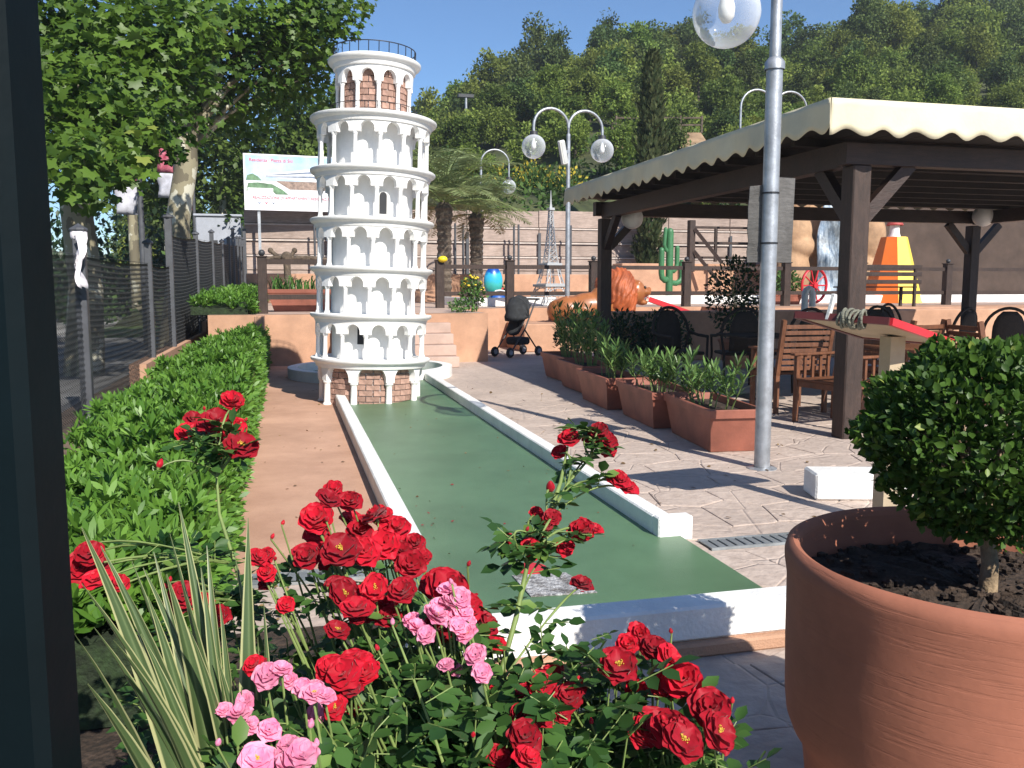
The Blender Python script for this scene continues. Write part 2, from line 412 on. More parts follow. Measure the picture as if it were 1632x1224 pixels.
b = MB(); b.lathe([(.001,.036),(.075,.036),(.075,.031)], 24, (1.035,3.70,0)); b.build("tee_mark", mat("red_paint", (.55,.03,.04), .5, .15, 6), t)

M_grate = mat("grate_steel", (.3,.32,.33), .5, .2, 10, .1, 40, metal=.4)
def drain(label, x0, x1):
    t = thing("drain_grate", label, "drain", (0,0,0), group="drain channels across the path")
    MB().box(x0, x1, 3.835, 3.985, 0.001, 0.004).build("channel", M_black, t)
    MB().box(x0, x1, 3.83, 3.842, 0.001, 0.015).box(x0, x1, 3.976, 3.988, .001, .015).build("frame", M_grate, t)
    me = MB().bbox(-.0185, .0185, 3.844, 3.974, 0.004, 0.013, .002).mesh("slat", M_grate); x = x0+.022
    while x < x1-.02: link("slat", me, t, (x,0,0)); x += .05
drain("grey steel drain grate crossing the stone paving right of the green lane", 2.0, 5.2)
drain("grey steel drain grate crossing the terracotta path behind the roses", -.18, .48)

# ---------------------------------------------------------------- leaning tower
TW = thing("leaning_tower", "white model of a leaning round tower with six tiers of arches", "model tower", (.90,9.98,.0), rot=(rad(-0.4), rad(1.9), rad(7)))
tw = mat("tower_white", (.83,.82,.80), .55, .06, 5, .15, 70)
def arcade(name, n, ro, ri, zs, zt, alpha, rise, a_off, k=12):
    b = MB(); seq = []
    for i in range(n):
        t0 = 2*math.pi*i/n + a_off; t1 = t0 + 2*math.pi/n
        seq += [(t0, zs), (t0+alpha-.0005, zs)]
        mid = (t0+t1)/2; hw = (t1-t0)/2-alpha
        for j in range(k+1):
            ang = math.pi*(1-j/k); seq.append((mid+hw*math.cos(ang), zs+.03+rise*math.sin(ang)))
        seq += [(t1-alpha+.0005, zs)]
    m = len(seq); vs = []
    for th, z in seq:
        c, s_ = math.cos(th), math.sin(th); vs += [(ro*c,ro*s_,z),(ro*c,ro*s_,zt),(ri*c,ri*s_,zt),(ri*c,ri*s_,z)]
    fs = []
    for i in range(m):
        j = (i+1) % m
        for q in range(4): fs.append((4*i+q, 4*j+q, 4*j+(q+1)%4, 4*i+(q+1)%4))
    b.add(vs, fs); return b.build(name, tw, TW, smooth=35)
def ring(name, r, z, h, rin):
    b = MB(); b.lathe([(rin,z-h*.2),(r-.075,z-h*.95),(r-.06,z-h*.9),(r-.045,z-h*.55),(r-.012,z-h*.38),(r,z-h*.22),(r,z-h*.06),(r-.01,z),(rin,z)], 72, closed=True)
    return b.build(name, tw, TW, smooth=35)
def columns(n, R, z0, z1, r, a_off):
    b = MB(); h = z1-z0
    b.lathe([(.001,0),(r*1.35,0),(r*1.35,.018),(r*1.05,.03),(r,.04),(r*.92,h-.045),(r*1.05,h-.03),(r*1.3,h-.022),(r*1.3,h),(.001,h)], 14)
    me = b.mesh("column", tw, smooth=40)
    for i in range(n):
        a = 2*math.pi*i/n + a_off; link("column", me, TW, (R*math.cos(a), R*math.sin(a), z0))
# ground floor
Z = [.50, .985, 1.49, 2.01, 2.545, 3.10]
b = MB(); b.lathe([(.485,-.05),(.485,Z[0])], 48); b.build("drum", tw, TW, smooth=60)
b = MB(); b.lathe([(.435,Z[0]),(.43,Z[5])], 48); b.build("drum", tw, TW, smooth=60)
A9 = rad(-81)
arcade("arcade", 9, .585, .47, .255, Z[0]-.05, rad(4.6), .155, A9, 16)
columns(9, .545, -.02, .255, .036, A9)
ring("cornice", .665, Z[0], .11, .3)
for i in range(5):
    off = rad(-90+i*3+8)
    arcade("arcade", 14, .615, .555, Z[i+1]-.215, Z[i+1]-.07, rad(5.9), .078, off)
    columns(14, .585, Z[i], Z[i+1]-.215, .0235, off)
    ring("cornice", .675+.004*i, Z[i+1], .11, .3)
# belfry
zb = Z[5]
b = MB(); b.lathe([(.335,zb),(.335,zb+.56)], 40); b.build("belfry_drum", tw, TW, smooth=60)
B11 = rad(-96)
arcade("arcade", 11, .425, .365, zb+.345, zb+.55, rad(6.2), .095, B11)
columns(11, .395, zb, zb+.345, .0235, B11)
ring("cornice", .505, zb+.62, .12, .02)
# bricks of the ground floor and of the belfry
M_brick = mat("pink_brick", (.37,.225,.175), .9, .2, 12, .4, 60, objrand=.22)
def bricks(R, z0, rows, bh, n, gap):
    L = 2*math.pi*R/n
    b = MB(); b.bbox(-.011, .011, -L/2+gap, L/2-gap, 0, bh-gap*1.6, .004); me = b.mesh("brick", M_brick)
    for r in range(rows):
        for i in range(n):
            a = 2*math.pi*(i+.5*(r % 2))/n
            if math.sin(a-rad(14)) > .5: continue
            o = link("brick", me, TW, ((R+random.uniform(-.002,.004))*math.cos(a), (R+random.uniform(-.002,.004))*math.sin(a), z0+r*bh), (0,0,a))
bricks(.498, -.02, 8, .062, 20, .0035)
bricks(.348, zb+.01, 8, .066, 16, .0035)
# small dark windows
def arch_window(a, z, w, h, R):
    pts = [(-w/2,0),(w/2,0),(w/2,h-w/2)] + [(w/2*math.cos(t_), h-w/2+w/2*math.sin(t_)) for t_ in [math.pi*i/8 for i in range(1,8)]] + [(-w/2,h-w/2)]
    b = MB(); b.prism(pts, 0, .012)
    M = Matrix.Rotation(a, 4, 'Z') @ Matrix.Translation((R-.003,0,z)) @ Matrix.Rotation(rad(90),4,'Z') @ Matrix.Rotation(rad(90),4,'X')
    b.xform(M); b.build("window", M_black, TW)
arch_window(rad(-81-7), 2.01+.05, .078, .23, .434)
arch_window(rad(-117), .5+.16, .07, .25, .434)
# railings
def railing(R, z, h, n, r, nm):
    b = MB(); pts = [(R*math.cos(2*math.pi*i/48), R*math.sin(2*math.pi*i/48), z+h) for i in range(49)]
    b.tube(pts, r, 6, caps=False); b.build("handrail", M_black, TW, smooth=60)
    me = MB().tube([(0,0,0),(0,0,h)], r*.9, 6).mesh("baluster", M_black)
    for i in range(n):
        a = 2*math.pi*i/n; link("baluster", me, TW, (R*math.cos(a), R*math.sin(a), z))
railing(.445, zb+.62, .125, 26, .0055, "top")
railing(.46, zb, .125, 22, .0042, "low")

# ================================================================ PERGOLA
PG = thing("pergola", "dark timber pergola with a scalloped cream canvas roof over the cafe tables", "pergola")
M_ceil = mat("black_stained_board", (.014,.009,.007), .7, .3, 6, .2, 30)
M_canvas = mat("cream_canvas", (.66,.6,.43), .85, .09, 2, .1, 30)
for (x, y) in ((4.61,6.48),(4.61,12.42),(11.1,12.42),(11.1,6.48)):
    MB().bbox(x-.085, x+.085, y-.085, y+.085, .002, 2.282, .01).build("post", M_brownwood, PG)
def gbar(a, c, w, h, nm="beam", m=M_darkwood):
    b = MB(); b.bar(a, c, w, h); return b.build(nm, m, PG)
gbar((4.45,6.46,2.37),(11.4,6.46,2.37),.13,.17); gbar((4.45,12.44,2.42),(11.4,12.44,2.42),.13,.2)
gbar((4.60,6.53,2.385),(4.60,12.37,2.385),.13,.2); gbar((11.1,6.53,2.40),(11.1,12.37,2.40),.13,.2)
for (x, y, dx, dy) in ((4.61,6.48,1,0),(4.61,6.48,0,1),(4.61,12.42,0,-1),(4.61,12.42,1,0),(11.1,12.42,-1,0),(11.1,12.42,1,0),(11.1,6.48,-1,0)):
    gbar((x+dx*.07,y+dy*.07,1.86),(x+dx*.5,y+dy*.5,2.31),.09,.11,"brace")
y = 6.95
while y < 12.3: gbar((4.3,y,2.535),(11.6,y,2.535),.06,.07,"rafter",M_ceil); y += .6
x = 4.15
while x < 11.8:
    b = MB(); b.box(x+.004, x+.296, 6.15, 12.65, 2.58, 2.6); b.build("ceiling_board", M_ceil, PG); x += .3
# canvas: low hipped sheet and four hanging scalloped skirts
X0, X1, Y0, Y1, ZE = 4.09, 11.8, 6.10, 12.72, 2.73
b = MB(); nx, ny = 30, 24; vs = []
for j in range(ny+1):
    for i in range(nx+1):
        x = X0+(X1-X0)*i/nx; y = Y0+(Y1-Y0)*j/ny
        e = min(x-X0, X1-x, y-Y0, Y1-y); vs.append((x, y, ZE + min(e,3.2)*.07 - .02*math.sin(math.pi*i/nx*8)**2*(e > .01)))
b.add(vs, [(j*(nx+1)+i, j*(nx+1)+i+1, (j+1)*(nx+1)+i+1, (j+1)*(nx+1)+i) for j in range(ny) for i in range(nx)])
b.build("roof_canvas", M_canvas, PG, smooth=40)
def skirt(a, c, period, amp, h):
    a = Vector(a); c = Vector(c); L = (c-a).length; n = int(L/.03); d = (c-a).normalized(); o = Vector((d.y,-d.x,0)); b = MB(); vs = []
    rows = 5
    ph = random.random()*6
    for i in range(n+1):
        s = L*i/n; p = a+d*s; dip = h + amp*(math.cos(2*math.pi*s/period))
        for r in range(rows+1):
            t = r/rows; sway = (.018*math.sin(2*math.pi*s/period*.5+ph)+.012*math.sin(s*3.1+ph))*t
            vs.append(p + o*(sway+.005) + Vector((0,0,-dip*t)))
    b.add(vs, [(i*(rows+1)+r, (i+1)*(rows+1)+r, (i+1)*(rows+1)+r+1, i*(rows+1)+r+1) for i in range(n) for r in range(rows)])
    ob = b.build("valance", M_canvas, PG, smooth=60)
    so = ob.modifiers.new("thickness", 'SOLIDIFY'); so.thickness = .004
    return ob
skirt((X0,Y0,ZE),(X1,Y0,ZE),.31,.028,.25); skirt((X0,Y1,ZE),(X0,Y0,ZE),.31,.028,.23)
skirt((X1,Y0,ZE),(X1,Y1,ZE),.31,.028,.25); skirt((X1,Y1,ZE),(X0,Y1,ZE),.31,.028,.15)

# ================================================================ LAMPS
def glassmat():
    m = bpy.data.materials.new("clear_globe"); m.use_nodes = True; nt = m.node_tree
    b = nt.nodes["Principled BSDF"]; b.inputs["Base Color"].default_value = (.85,.88,.92,1); b.inputs["Roughness"].default_value = .06
    tr = nt.nodes.new("ShaderNodeBsdfTransparent"); tr.inputs[0].default_value = (.93,.95,.97,1)
    lw = nt.nodes.new("ShaderNodeLayerWeight"); lw.inputs[0].default_value = .35
    ns = nt.nodes.new("ShaderNodeTexNoise"); ns.inputs["Scale"].default_value = 9; ns.inputs["Detail"].default_value = 5
    mr = nt.nodes.new("ShaderNodeMapRange"); mr.inputs[3].default_value = .07; mr.inputs[4].default_value = .8
    ad = nt.nodes.new("ShaderNodeMath"); ad.operation = 'MULTIPLY_ADD'; ad.inputs[1].default_value = .12
    nt.links.new(lw.outputs["Facing"], mr.inputs[0]); nt.links.new(ns.outputs[0], ad.inputs[0]); nt.links.new(mr.outputs[0], ad.inputs[2])
    mx = nt.nodes.new("ShaderNodeMixShader"); nt.links.new(ad.outputs[0], mx.inputs[0]); nt.links.new(tr.outputs[0], mx.inputs[1]); nt.links.new(b.outputs[0], mx.inputs[2])
    nt.links.new(mx.outputs[0], nt.nodes["Material Output"].inputs[0]); return m
M_globe = glassmat()
M_bulb = mat("opal_bulb", (.85,.83,.78), .3, .03, 4)
def lamp(label, loc, zf, span, gr, ang, zg, r0=.055, r1=.038, zj=2.8, arms=(1,-1)):
    t = thing("street_lamp", label, "lamp", loc, rad(ang), "globe street lamps")
    b = MB(); b.tube([(0,0,0),(0,0,zj)], r0, 16); b.build("pole", M_steel, t, smooth=50)
    b = MB(); b.lathe([(r0+.012,zj-.05),(r0+.012,zj),(r1+.004,zj+.03)], 16); b.build("collar", M_steel, t, smooth=40)
    b = MB(); b.tube([(0,0,zj),(0,0,zf)], r1, 16); b.build("upper_pole", M_steel, t, smooth=50)
    b = MB(); b.lathe([(r0+.05,0),(r0+.05,.012),(r0+.005,.02)], 16); b.build("base_plate", M_steel, t)
    for s in arms:
        R = span/2; top = zf + .12
        pts = [(0,0,zf-.1)] + [(s*(R-R*math.cos(a)), 0, top+R*.95*math.sin(a)) for a in [math.pi*i/14 for i in range(15)]] + [(s*span,0,zg+gr+.06)]
        b = MB(); b.tube(pts, r1*.72, 10); b.build("arm", M_steel, t, smooth=60)
        b = MB(); b.sphere((s*span,0,zg), gr, 32, 20); g = b.build("globe", M_globe, t, smooth=80)
        b = MB(); b.lathe([(.02,zg+gr+.07),(.075,zg+gr+.06),(.085,zg+gr-.035),(.03,zg+gr-.04)], 16, (s*span,0,0)); b.build("cap", M_dark, g, smooth=40)
        b = MB(); b.lathe([(.022,zg+gr-.05),(.024,zg+.12),(.038,zg+.09),(.052,zg+.03),(.048,zg-.02),(.025,zg-.055),(.001,zg-.06)], 14, (s*span,0,0)); b.build("bulb", M_bulb, g, smooth=60)
    return t
t = lamp("tall galvanised lamp post with a clear globe and a wooden sign beside the terracotta troughs", (3.25,5.51,0), 3.42, .74, .205, 36.2, 2.95, arms=(-1,))
t["category"] = "lamp"
lamp("two-armed globe lamp standing behind the orange lion", (5.65,17.4,.83), 4.35-.83, .76, .24, 6, 4.06-.83, .05, .04, 2.4)
lamp("two-armed globe lamp mostly hidden behind the canvas roof", (13.0,22,.83), 5.95-.83, 1.0, .24, 0, 5.2-.83, .05, .04, 2.4)
lamp("single curved lamp rising out of the palm fronds", (5.35,24.3,.83), 4.55-.83, .8, .2, 0, 4.05-.83, .05, .035, 2.2, arms=(1,))
# floodlight on the double lamp
t = thing("floodlight", "white rectangular floodlight clamped to the two-armed lamp", "floodlight", (5.47,17.2,3.95), rad(20), rot=(rad(0),rad(-14),rad(25)))
MB().bbox(-.07,.07,-.05,.05,-.24,.24,.02).build("housing", mat("pale_plastic", (.7,.69,.64), .5, .05), t)
MB().box(-.05,.05,-.056,-.051,-.2,.2).build("lens", mat("lens_grey", (.5,.5,.48), .2, .1), t)
MB().box(.07,.16,-.015,.015,-.03,.03).build("bracket", M_steel, t)

# weathered sign tied to the near pole
t = thing("wooden_sign", "weathered grey wooden sign strapped to the tall lamp post", "sign", (3.25,5.51,1.46))
M_grey = mat("weathered_board", (.13,.125,.12), .85, .3, 5, .5, 30, vscale=(2,2,14))
def ragged(x0, x1, z1, y, nm, rz):
    n = 7; left = [(x0+random.uniform(-.006,.006), z1*i/n) for i in range(n+1)]; right = [(x1+random.uniform(-.008,.008), z1*i/n+.012*math.sin(i)) for i in range(n+1)]
    poly = left[::-1] + right; b = MB(); b.prism(poly, -.011, .011)
    b.xform(Matrix.Translation((0,y,0)) @ Matrix.Rotation(rz,4,'Z') @ Matrix.Rotation(rad(90),4,'X'))
    return b.build(nm, M_grey, t)
ragged(.045, .25, .58, -.01, "board", rad(24)); ragged(-.135, -.02, .52, .02, "board", rad(-20))
for z in (.13, .47):
    b = MB(); b.lathe([(.0575,z-.006),(.0595,z-.006),(.0595,z+.006),(.0575,z+.006)], 16, closed=True); b.build("strap", M_black, t)

# globes hanging under the pergola roof
for (x, y, z, r, lab) in ((4.95,12.2,2.28,.16,"white globe light hanging beside the far corner post of the pergola"),(11.0,12.1,2.42,.17,"white globe light in front of the rear right pergola post")):
    t = thing("globe_light", lab, "light", (x,y,z), group="globe lights under the pergola")
    b = MB(); b.sphere((0,0,0), r, 24, 14); b.build("globe", M_bulb, t, smooth=80)
    b = MB(); b.tube([(0,0,r-.01),(0,0,r+.06)], .05, 12); b.build("fitting", M_dark, t)

# ================================================================ TERRACOTTA TROUGHS WITH OLEANDERS
M_trough = mat("terracotta_plastic", (.27,.09,.058), .6, .2, 4, .08, 50)
def trough_mesh(L, W, h, nm, t, m=M_trough):
    b = MB(); k = .82
    def rect(l, w, z): return [(-w/2,-l/2,z),(w/2,-l/2,z),(w/2,l/2,z),(-w/2,l/2,z)]
    rings = [rect(L*k,W*k-.02,.0), rect(L*.96,W*.94,h-.07), rect(L,W,h-.065), rect(L+.01,W+.01,h-.005), rect(L,W,h), rect(L-.05,W-.05,h), rect(L-.07,W-.07,h-.06)]
    vs = [p for r in rings for p in r]; fs = [(3,2,1,0)]
    for i in range(len(rings)-1):
        for q in range(4): fs.append((4*i+q, 4*i+(q+1)%4, 4*i+4+(q+1)%4, 4*i+4+q))
    b.add(vs, fs); b.build("trough_body", m, t)
    b = MB(); b.add(rect(L-.06,W-.06,h-.055), [(0,1,2,3)]); b.build("soil", M_soil, t)
M_ole = leafmat("oleander_leaf", (.045,.105,.025), (.18,.3,.085), .4, .25)
def oleander(loc, n_st, h, label, spread=.2, lx=.35, group="oleanders in the troughs"):
    t = thing("oleander", label, "plant", loc, group=group)
    sb = MB(); parts = []
    for i in range(n_st):
        x, y = random.uniform(-spread*.5,spread*.5), random.uniform(-lx,lx); hh = h*random.uniform(.6,1.1)
        tip = Vector((x+random.uniform(-.14,.14), y+random.uniform(-.16,.16), hh)); p0 = Vector((x*.5,y*.7,0))
        pts = bez(p0, (x, y, hh*.6), tip, 5); sb.tube(pts, [.006,.005,.0045,.004,.003], 5)
        nodes = 6
        for q in range(nodes):
            f = .35+.65*q/(nodes-1); p = pts[0].lerp(pts[-1], f) if False else Vector(pts[min(4,int(f*4))]).lerp(Vector(pts[min(4,int(f*4)+1)]), f*4-int(f*4))
            k = 4 if q < nodes-1 else 6
            for r in range(k):
                a = 2*math.pi*r/k + q*1.1 + random.random()*.5; el = random.uniform(.35,.85) if q < nodes-1 else random.uniform(.7,1.2)
                A = (math.cos(a)*math.cos(el), math.sin(a)*math.cos(el), math.sin(el)); parts.append((p[:], A, random.uniform(.09,.15)))
    P = np.array([p for p,_,_ in parts]); A = np.array([a for _,a,_ in parts]); L = np.array([l for *_,l in parts])
    V, F, r = leaves(LEAF_LONG, P, A, np.tile([0,0,1.0],(len(P),1))+rng.normal(size=(len(P),3))*.2, L, L*.16)
    link("foliage", npmesh("foliage", V, F, r, M_ole), t)
    sb.build("stems", M_green_stem, t)
spots = [(3.40,6.58),(3.41,7.74),(3.42,8.98),(3.62,10.35),(3.78,11.6)]
names = ["nearest terracotta trough at the foot of the tall lamp post","second terracotta trough from the tall lamp post","third terracotta trough from the tall lamp post","fourth terracotta trough from the tall lamp post","farthest terracotta trough in the row, next to the pushchair"]
for i, (x, y) in enumerate(spots):
    t = thing("trough", names[i], "planter", (x,y,.012), rad(-6+i*1.5), "terracotta troughs in a row")
    trough_mesh(1.12, .46, .34, "trough", t)
    oleander((x,y,.29), 15 if i < 3 else 22, (.36,.32,.38,.64,.66)[i], "oleander growing in the " + names[i].split(",")[0].replace("at the foot of","by"), .3, .42)

# ================================================================ CHAIRS AND TABLES
def teak_chair(label, loc, rz):
    t = thing("teak_armchair", label, "chair", loc, rz, "slatted teak armchairs")
    for sx in (-1,1):
        MB().bbox(sx*.27-.022, sx*.27+.022, -.27, -.225, 0, .64, .004).build("leg", M_teak, t)
        b = MB(); b.bar((sx*.27,.25,0),(sx*.27,.25,.42),.045,.04,(1,0,0)); b.bar((sx*.27,.25,.40),(sx*.27,.36,.96),.045,.04,(1,0,0)); b.build("leg", M_teak, t)
        b = MB(); b.bbox(sx*.27-.035, sx*.27+.035, -.31, .29, .64, .665, .006); b.build("armrest", M_teak, t)
        b = MB(); b.bbox(sx*.27-.012, sx*.27+.012, -.225, .235, .36, .42, .004); b.build("side_rail", M_teak, t)
        for q in range(4):
            y = -.15+.1*q; MB().box(sx*.27-.01, sx*.27+.01, y-.014, y+.014, .422, .638).build("side_slat", M_teak, t)
    for q in range(9):
        y = -.25+.058*q; MB().bbox(-.245,.245,y-.023,y+.023,.41,.43,.003).build("seat_slat", M_teak, t)
    b = MB(); b.bbox(-.245,.245,-.262,-.238,.35,.408,.003); b.build("front_rail", M_teak, t)
    for q in range(8):
        z = .47+.06*q; y = .262+(z-.40)*.196; MB().bbox(-.247,.247,y-.009,y+.009,z-.021,z+.021,.003).build("back_slat", M_teak, t)
teak_chair("slatted teak armchair just right of the tall lamp post", (5.05,8.1,0), rad(178))
teak_chair("slatted teak armchair left of the front pergola post, seen side on", (4.98,7.15,0), rad(-78))
teak_chair("slatted teak armchair behind the front pergola post", (6.05,7.75,0), rad(200))
teak_chair("slatted teak armchair half hidden by the clipped box ball", (6.75,7.15,0), rad(80))
t = thing("teak_table", "slatted teak table between the teak armchairs", "table", (5.75,7.0,0), rad(4))
for q in range(9):
    x = -.4+.1*q; MB().bbox(x-.045,x+.045,-.4,.4,.71,.735,.004).build("top_slat", M_teak, t)
for sx in (-1,1):
    for sy in (-1,1): MB().bbox(sx*.36-.03,sx*.36+.03,sy*.34-.03,sy*.34+.03,0,.70,.004).build("leg", M_teak, t)
for sy in (-.37,.345): MB().bbox(-.33,.33,sy,sy+.025,.63,.705,.003).build("apron", M_teak, t)

M_rattan = mat("dark_rattan", (.02,.013,.01), .7, .4, 60, .5, 120)
def bistro(label, loc, rz, first=[None]):
    if first[0]: return copy_thing(first[0], loc, rz, label)
    t = thing("bistro_chair", label, "chair", loc, rz, "dark round-backed cafe chairs"); first[0] = t
    # hoop back with arms
    hp = [(-.27,-.22,.66),(-.28,.0,.67),(-.28,.15,.70)] + [(-.27*math.cos(a), .2+.06*math.sin(a), .72+.3*math.sin(a)) for a in [math.pi*i/14 for i in range(15)]] + [(.28,.15,.70),(.28,.0,.67),(.27,-.22,.66)]
    MB().tube(hp, .02, 8).build("hoop_frame", M_rattan, t, smooth=60)
    b = MB(); w = .185; pts = []
    for i in range(9):
        z = .48+.5*i/8; ww = w*(1 if i < 5 else math.sqrt(max(.02,1-((i-4.2)/4.2)**2)))
        for j in range(7): u = -1+2*j/6; pts.append((u*ww, .235+.05*(i/8)+.03*(1-u*u), z))
    b.add(pts, [(i*7+j, i*7+j+1, (i+1)*7+j+1, (i+1)*7+j) for i in range(8) for j in range(6)])
    o = b.build("back_panel", M_rattan, t, smooth=60); o.modifiers.new("thickness",'SOLIDIFY').thickness = .015
    b = MB(); b.bbox(-.23,.23,-.24,.24,.43,.47,.018); b.build("seat", M_rattan, t)
    for sx in (-1,1):
        MB().tube([(sx*.26,-.25,0),(sx*.255,-.23,.45),(sx*.27,-.22,.66)], .016, 8).build("leg", M_rattan, t, smooth=60)
        MB().tube([(sx*.25,.28,0),(sx*.24,.23,.45),(sx*.27,.17,.72)], .016, 8).build("leg", M_rattan, t, smooth=60)
    return t
bl = [("dark round-backed cafe chair left of the tall lamp post, beside the red ramp",(4.85,10.3,0),10),("dark round-backed cafe chair hugging the tall lamp post on its left",(5.55,10.1,0),170),
      ("dark round-backed cafe chair just above the slatted teak armchair",(6.15,9.7,0),185),("dark round-backed cafe chair right of the front pergola post",(7.75,10.0,0),10),
      ("dark round-backed cafe chair set farther back, left of the rear pergola post",(8.95,11.3,0),20),("dark round-backed cafe chair in front of the rear pergola post",(8.1,9.4,0),200),
      ("dark round-backed cafe chair nearest the right edge of the picture",(8.85,9.3,0),150)]
for lab, loc, a in bl: bistro(lab, loc, rad(a))
for (x, y, lab) in ((5.3,9.1,"dark square cafe table in the shade left of the lamp post"),(8.4,10.3,"dark square cafe table between the chairs at the right")):
    t = thing("cafe_table", lab, "table", (x,y,0), group="dark cafe tables")
    MB().bbox(-.38,.38,-.38,.38,.71,.74,.01).build("table_top", M_rattan, t)
    MB().tube([(0,0,.03),(0,0,.71)], .035, 10).build("pedestal", M_dark, t)
    MB().bbox(-.22,.22,-.22,.22,0,.03,.01).build("foot", M_dark, t)

# dark potted shrub and low planter under the roof

# ================================================================ POT WITH CLIPPED BOX BALL
PC = (1.495,1.572)
t = thing("terracotta_pot", "huge round terracotta pot in the right foreground", "pot", (PC[0],PC[1],.012))
def potmat():
    m = mat("thrown_terracotta", (.345,.125,.072), .8, .18, 3.5, .0)
    nt = m.node_tree; b = nt.nodes["Principled BSDF"]; tc = nt.nodes.new("ShaderNodeTexCoord")
    mp = nt.nodes.new("ShaderNodeMapping"); mp.inputs["Scale"].default_value = (1.4,1.4,26); mp.inputs["Rotation"].default_value = (rad(4),rad(3),0)
    n = nt.nodes.new("ShaderNodeTexNoise"); n.inputs["Scale"].default_value = 3; n.inputs["Detail"].default_value = 6; n.inputs["Roughness"].default_value = .6
    r = nt.nodes.new("ShaderNodeValToRGB"); r.color_ramp.elements[0].position = .36; r.color_ramp.elements[1].position = .47
    n2 = nt.nodes.new("ShaderNodeTexNoise"); n2.inputs["Scale"].default_value = 55; n2.inputs["Detail"].default_value = 4
    ad = nt.nodes.new("ShaderNodeMath"); ad.operation = 'MULTIPLY_ADD'; ad.inputs[1].default_value = .25
    bp = nt.nodes.new("ShaderNodeBump"); bp.inputs["Strength"].default_value = .22; bp.inputs["Distance"].default_value = .01
    nt.links.new(tc.outputs["Object"], mp.inputs[0]); nt.links.new(mp.outputs[0], n.inputs["Vector"]); nt.links.new(n.outputs[0], r.inputs[0]); nt.links.new(tc.outputs["Object"], n2.inputs["Vector"])
    nt.links.new(n2.outputs[0], ad.inputs[0]); nt.links.new(r.outputs[0], ad.inputs[2]); nt.links.new(ad.outputs[0], bp.inputs["Height"]); nt.links.new(bp.outputs[0], b.inputs["Normal"])
    return m
M_pot = potmat()
b = MB(); b.lathe([(0.001,0),(0.3341,0),(0.3541,0.01681),(0.3776,0.2129),(0.3875,0.2409),(0.4042,0.2634),(0.4157,0.2936),(0.4203,0.3362),(0.4237,0.4707),(0.425,0.6164),(0.431,0.6556),(0.4316,0.6724),(0.4263,0.6926),(0.4129,0.6993),(0.3996,0.6926),(0.3943,0.6724),(0.3903,0.5827)], 128)
b.build("pot_body", M_pot, t, smooth=50)
# soil with clods
n = 60; vs = [(0,0,.605)]; rr = [.07,.14,.2,.27,.33,.37,.396]
for r in rr:
    for k in range(n):
        a = 2*math.pi*k/n; vs.append((r*math.cos(a), r*math.sin(a), .60+random.uniform(-.009,.014)))
fs = [(0,1+k,1+(k+1)%n) for k in range(n)] + [(1+i*n+k, 1+i*n+(k+1)%n, 1+(i+1)*n+(k+1)%n, 1+(i+1)*n+k) for i in range(len(rr)-1) for k in range(n)]
b = MB(); b.add(vs, fs); b.build("soil", M_soil, t)
b = MB()
for i in range(320):
    r = .385*math.sqrt(random.random()); a = random.random()*6.283; s = random.uniform(.004,.016)
    b.sphere((r*math.cos(a), r*math.sin(a), .61), s, 5, 3, (1,random.uniform(.6,1.2),.7))
stuff(b.build("soil_clods", M_soil, t))

BC = Vector((1.520,1.596,.955)); BR = .278
t = thing("box_ball", "clipped round box shrub growing in the huge terracotta pot", "shrub", (BC.x,BC.y,.615))
b = MB(); tr = [(0,0,-.02),(.004,.0,.06),(-.006,.004,.13),(.01,0,.2)]
b.tube(tr, [.022,.018,.017,.016], 10)
for i in range(26):
    d = Vector(rdir(1)[0]); d.z = abs(d.z)*.8-.15; e = Vector((0,0,.32)) + d*BR*.75
    b.tube(bez((0,0,.12+random.random()*.1), (d.x*.1,d.y*.1,.24), e, 5), [.008,.006,.004,.003,.002], 5)
b.build("trunk", mat("box_bark", (.28,.2,.12), .9, .3, 30, .6, 50), t, smooth=60)
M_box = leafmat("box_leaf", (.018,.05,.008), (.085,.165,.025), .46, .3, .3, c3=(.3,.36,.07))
N = 13500
d = rdir(N); lump = 1 + .05*np.sin(d[:,0]*9+1)*np.sin(d[:,1]*8+2)+.05*np.sin(d[:,2]*11+d[:,0]*6)
rr_ = BR*lump*(1-.34*rng.random(N)**1.8); stray = rng.random(N) < .05; rr_[stray] *= 1.0+.10*rng.random(stray.sum())
Pp = d*rr_[:,None]*np.array([1,1,.80]) + np.array([0,0,BC.z-.615])
q_ = np.clip((Pp[:,2]-(BC.z-.615))/-BR,0,1); Pp[:,:2] *= (1-.3*q_**1.3)[:,None]
keep = ~((Pp[:,2] < .14) & (np.hypot(Pp[:,0],Pp[:,1]) < .2)) & (Pp[:,2] > .08)
Pp, d, rr2 = Pp[keep], d[keep], rr_[keep]; n = len(Pp)
A = unit(d*.7 + rng.normal(size=(n,3))*.55 + np.array([0,0,.35])); L = rng.uniform(.016,.028,n)
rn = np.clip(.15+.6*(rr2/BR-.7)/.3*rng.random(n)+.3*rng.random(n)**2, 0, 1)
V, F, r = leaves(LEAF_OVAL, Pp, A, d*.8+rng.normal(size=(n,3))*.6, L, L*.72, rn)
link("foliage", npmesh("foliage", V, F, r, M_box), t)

# ================================================================ DARK POST AT THE LEFT EDGE
t = thing("steel_post", "dark green painted steel post at the left edge of the picture", "post", (-.283,1.0,0), rad(-14))
b = MB(); b.bbox(-.042,.042,-.042,.042,0,2.6,.012); b.build("shaft", mat("dark_green_paint", (.0015,.006,.008), .55, .25, 3, .05, 30, spec=.15), t)
b = MB(); b.bbox(-.09,.09,-.09,.09,.012,.03,.005); b.build("foot_plate", M_dark, t)
b = MB(); b.bbox(-.046,.046,-.046,.046,2.6,2.63,.008); b.build("cap", M_dark, t)

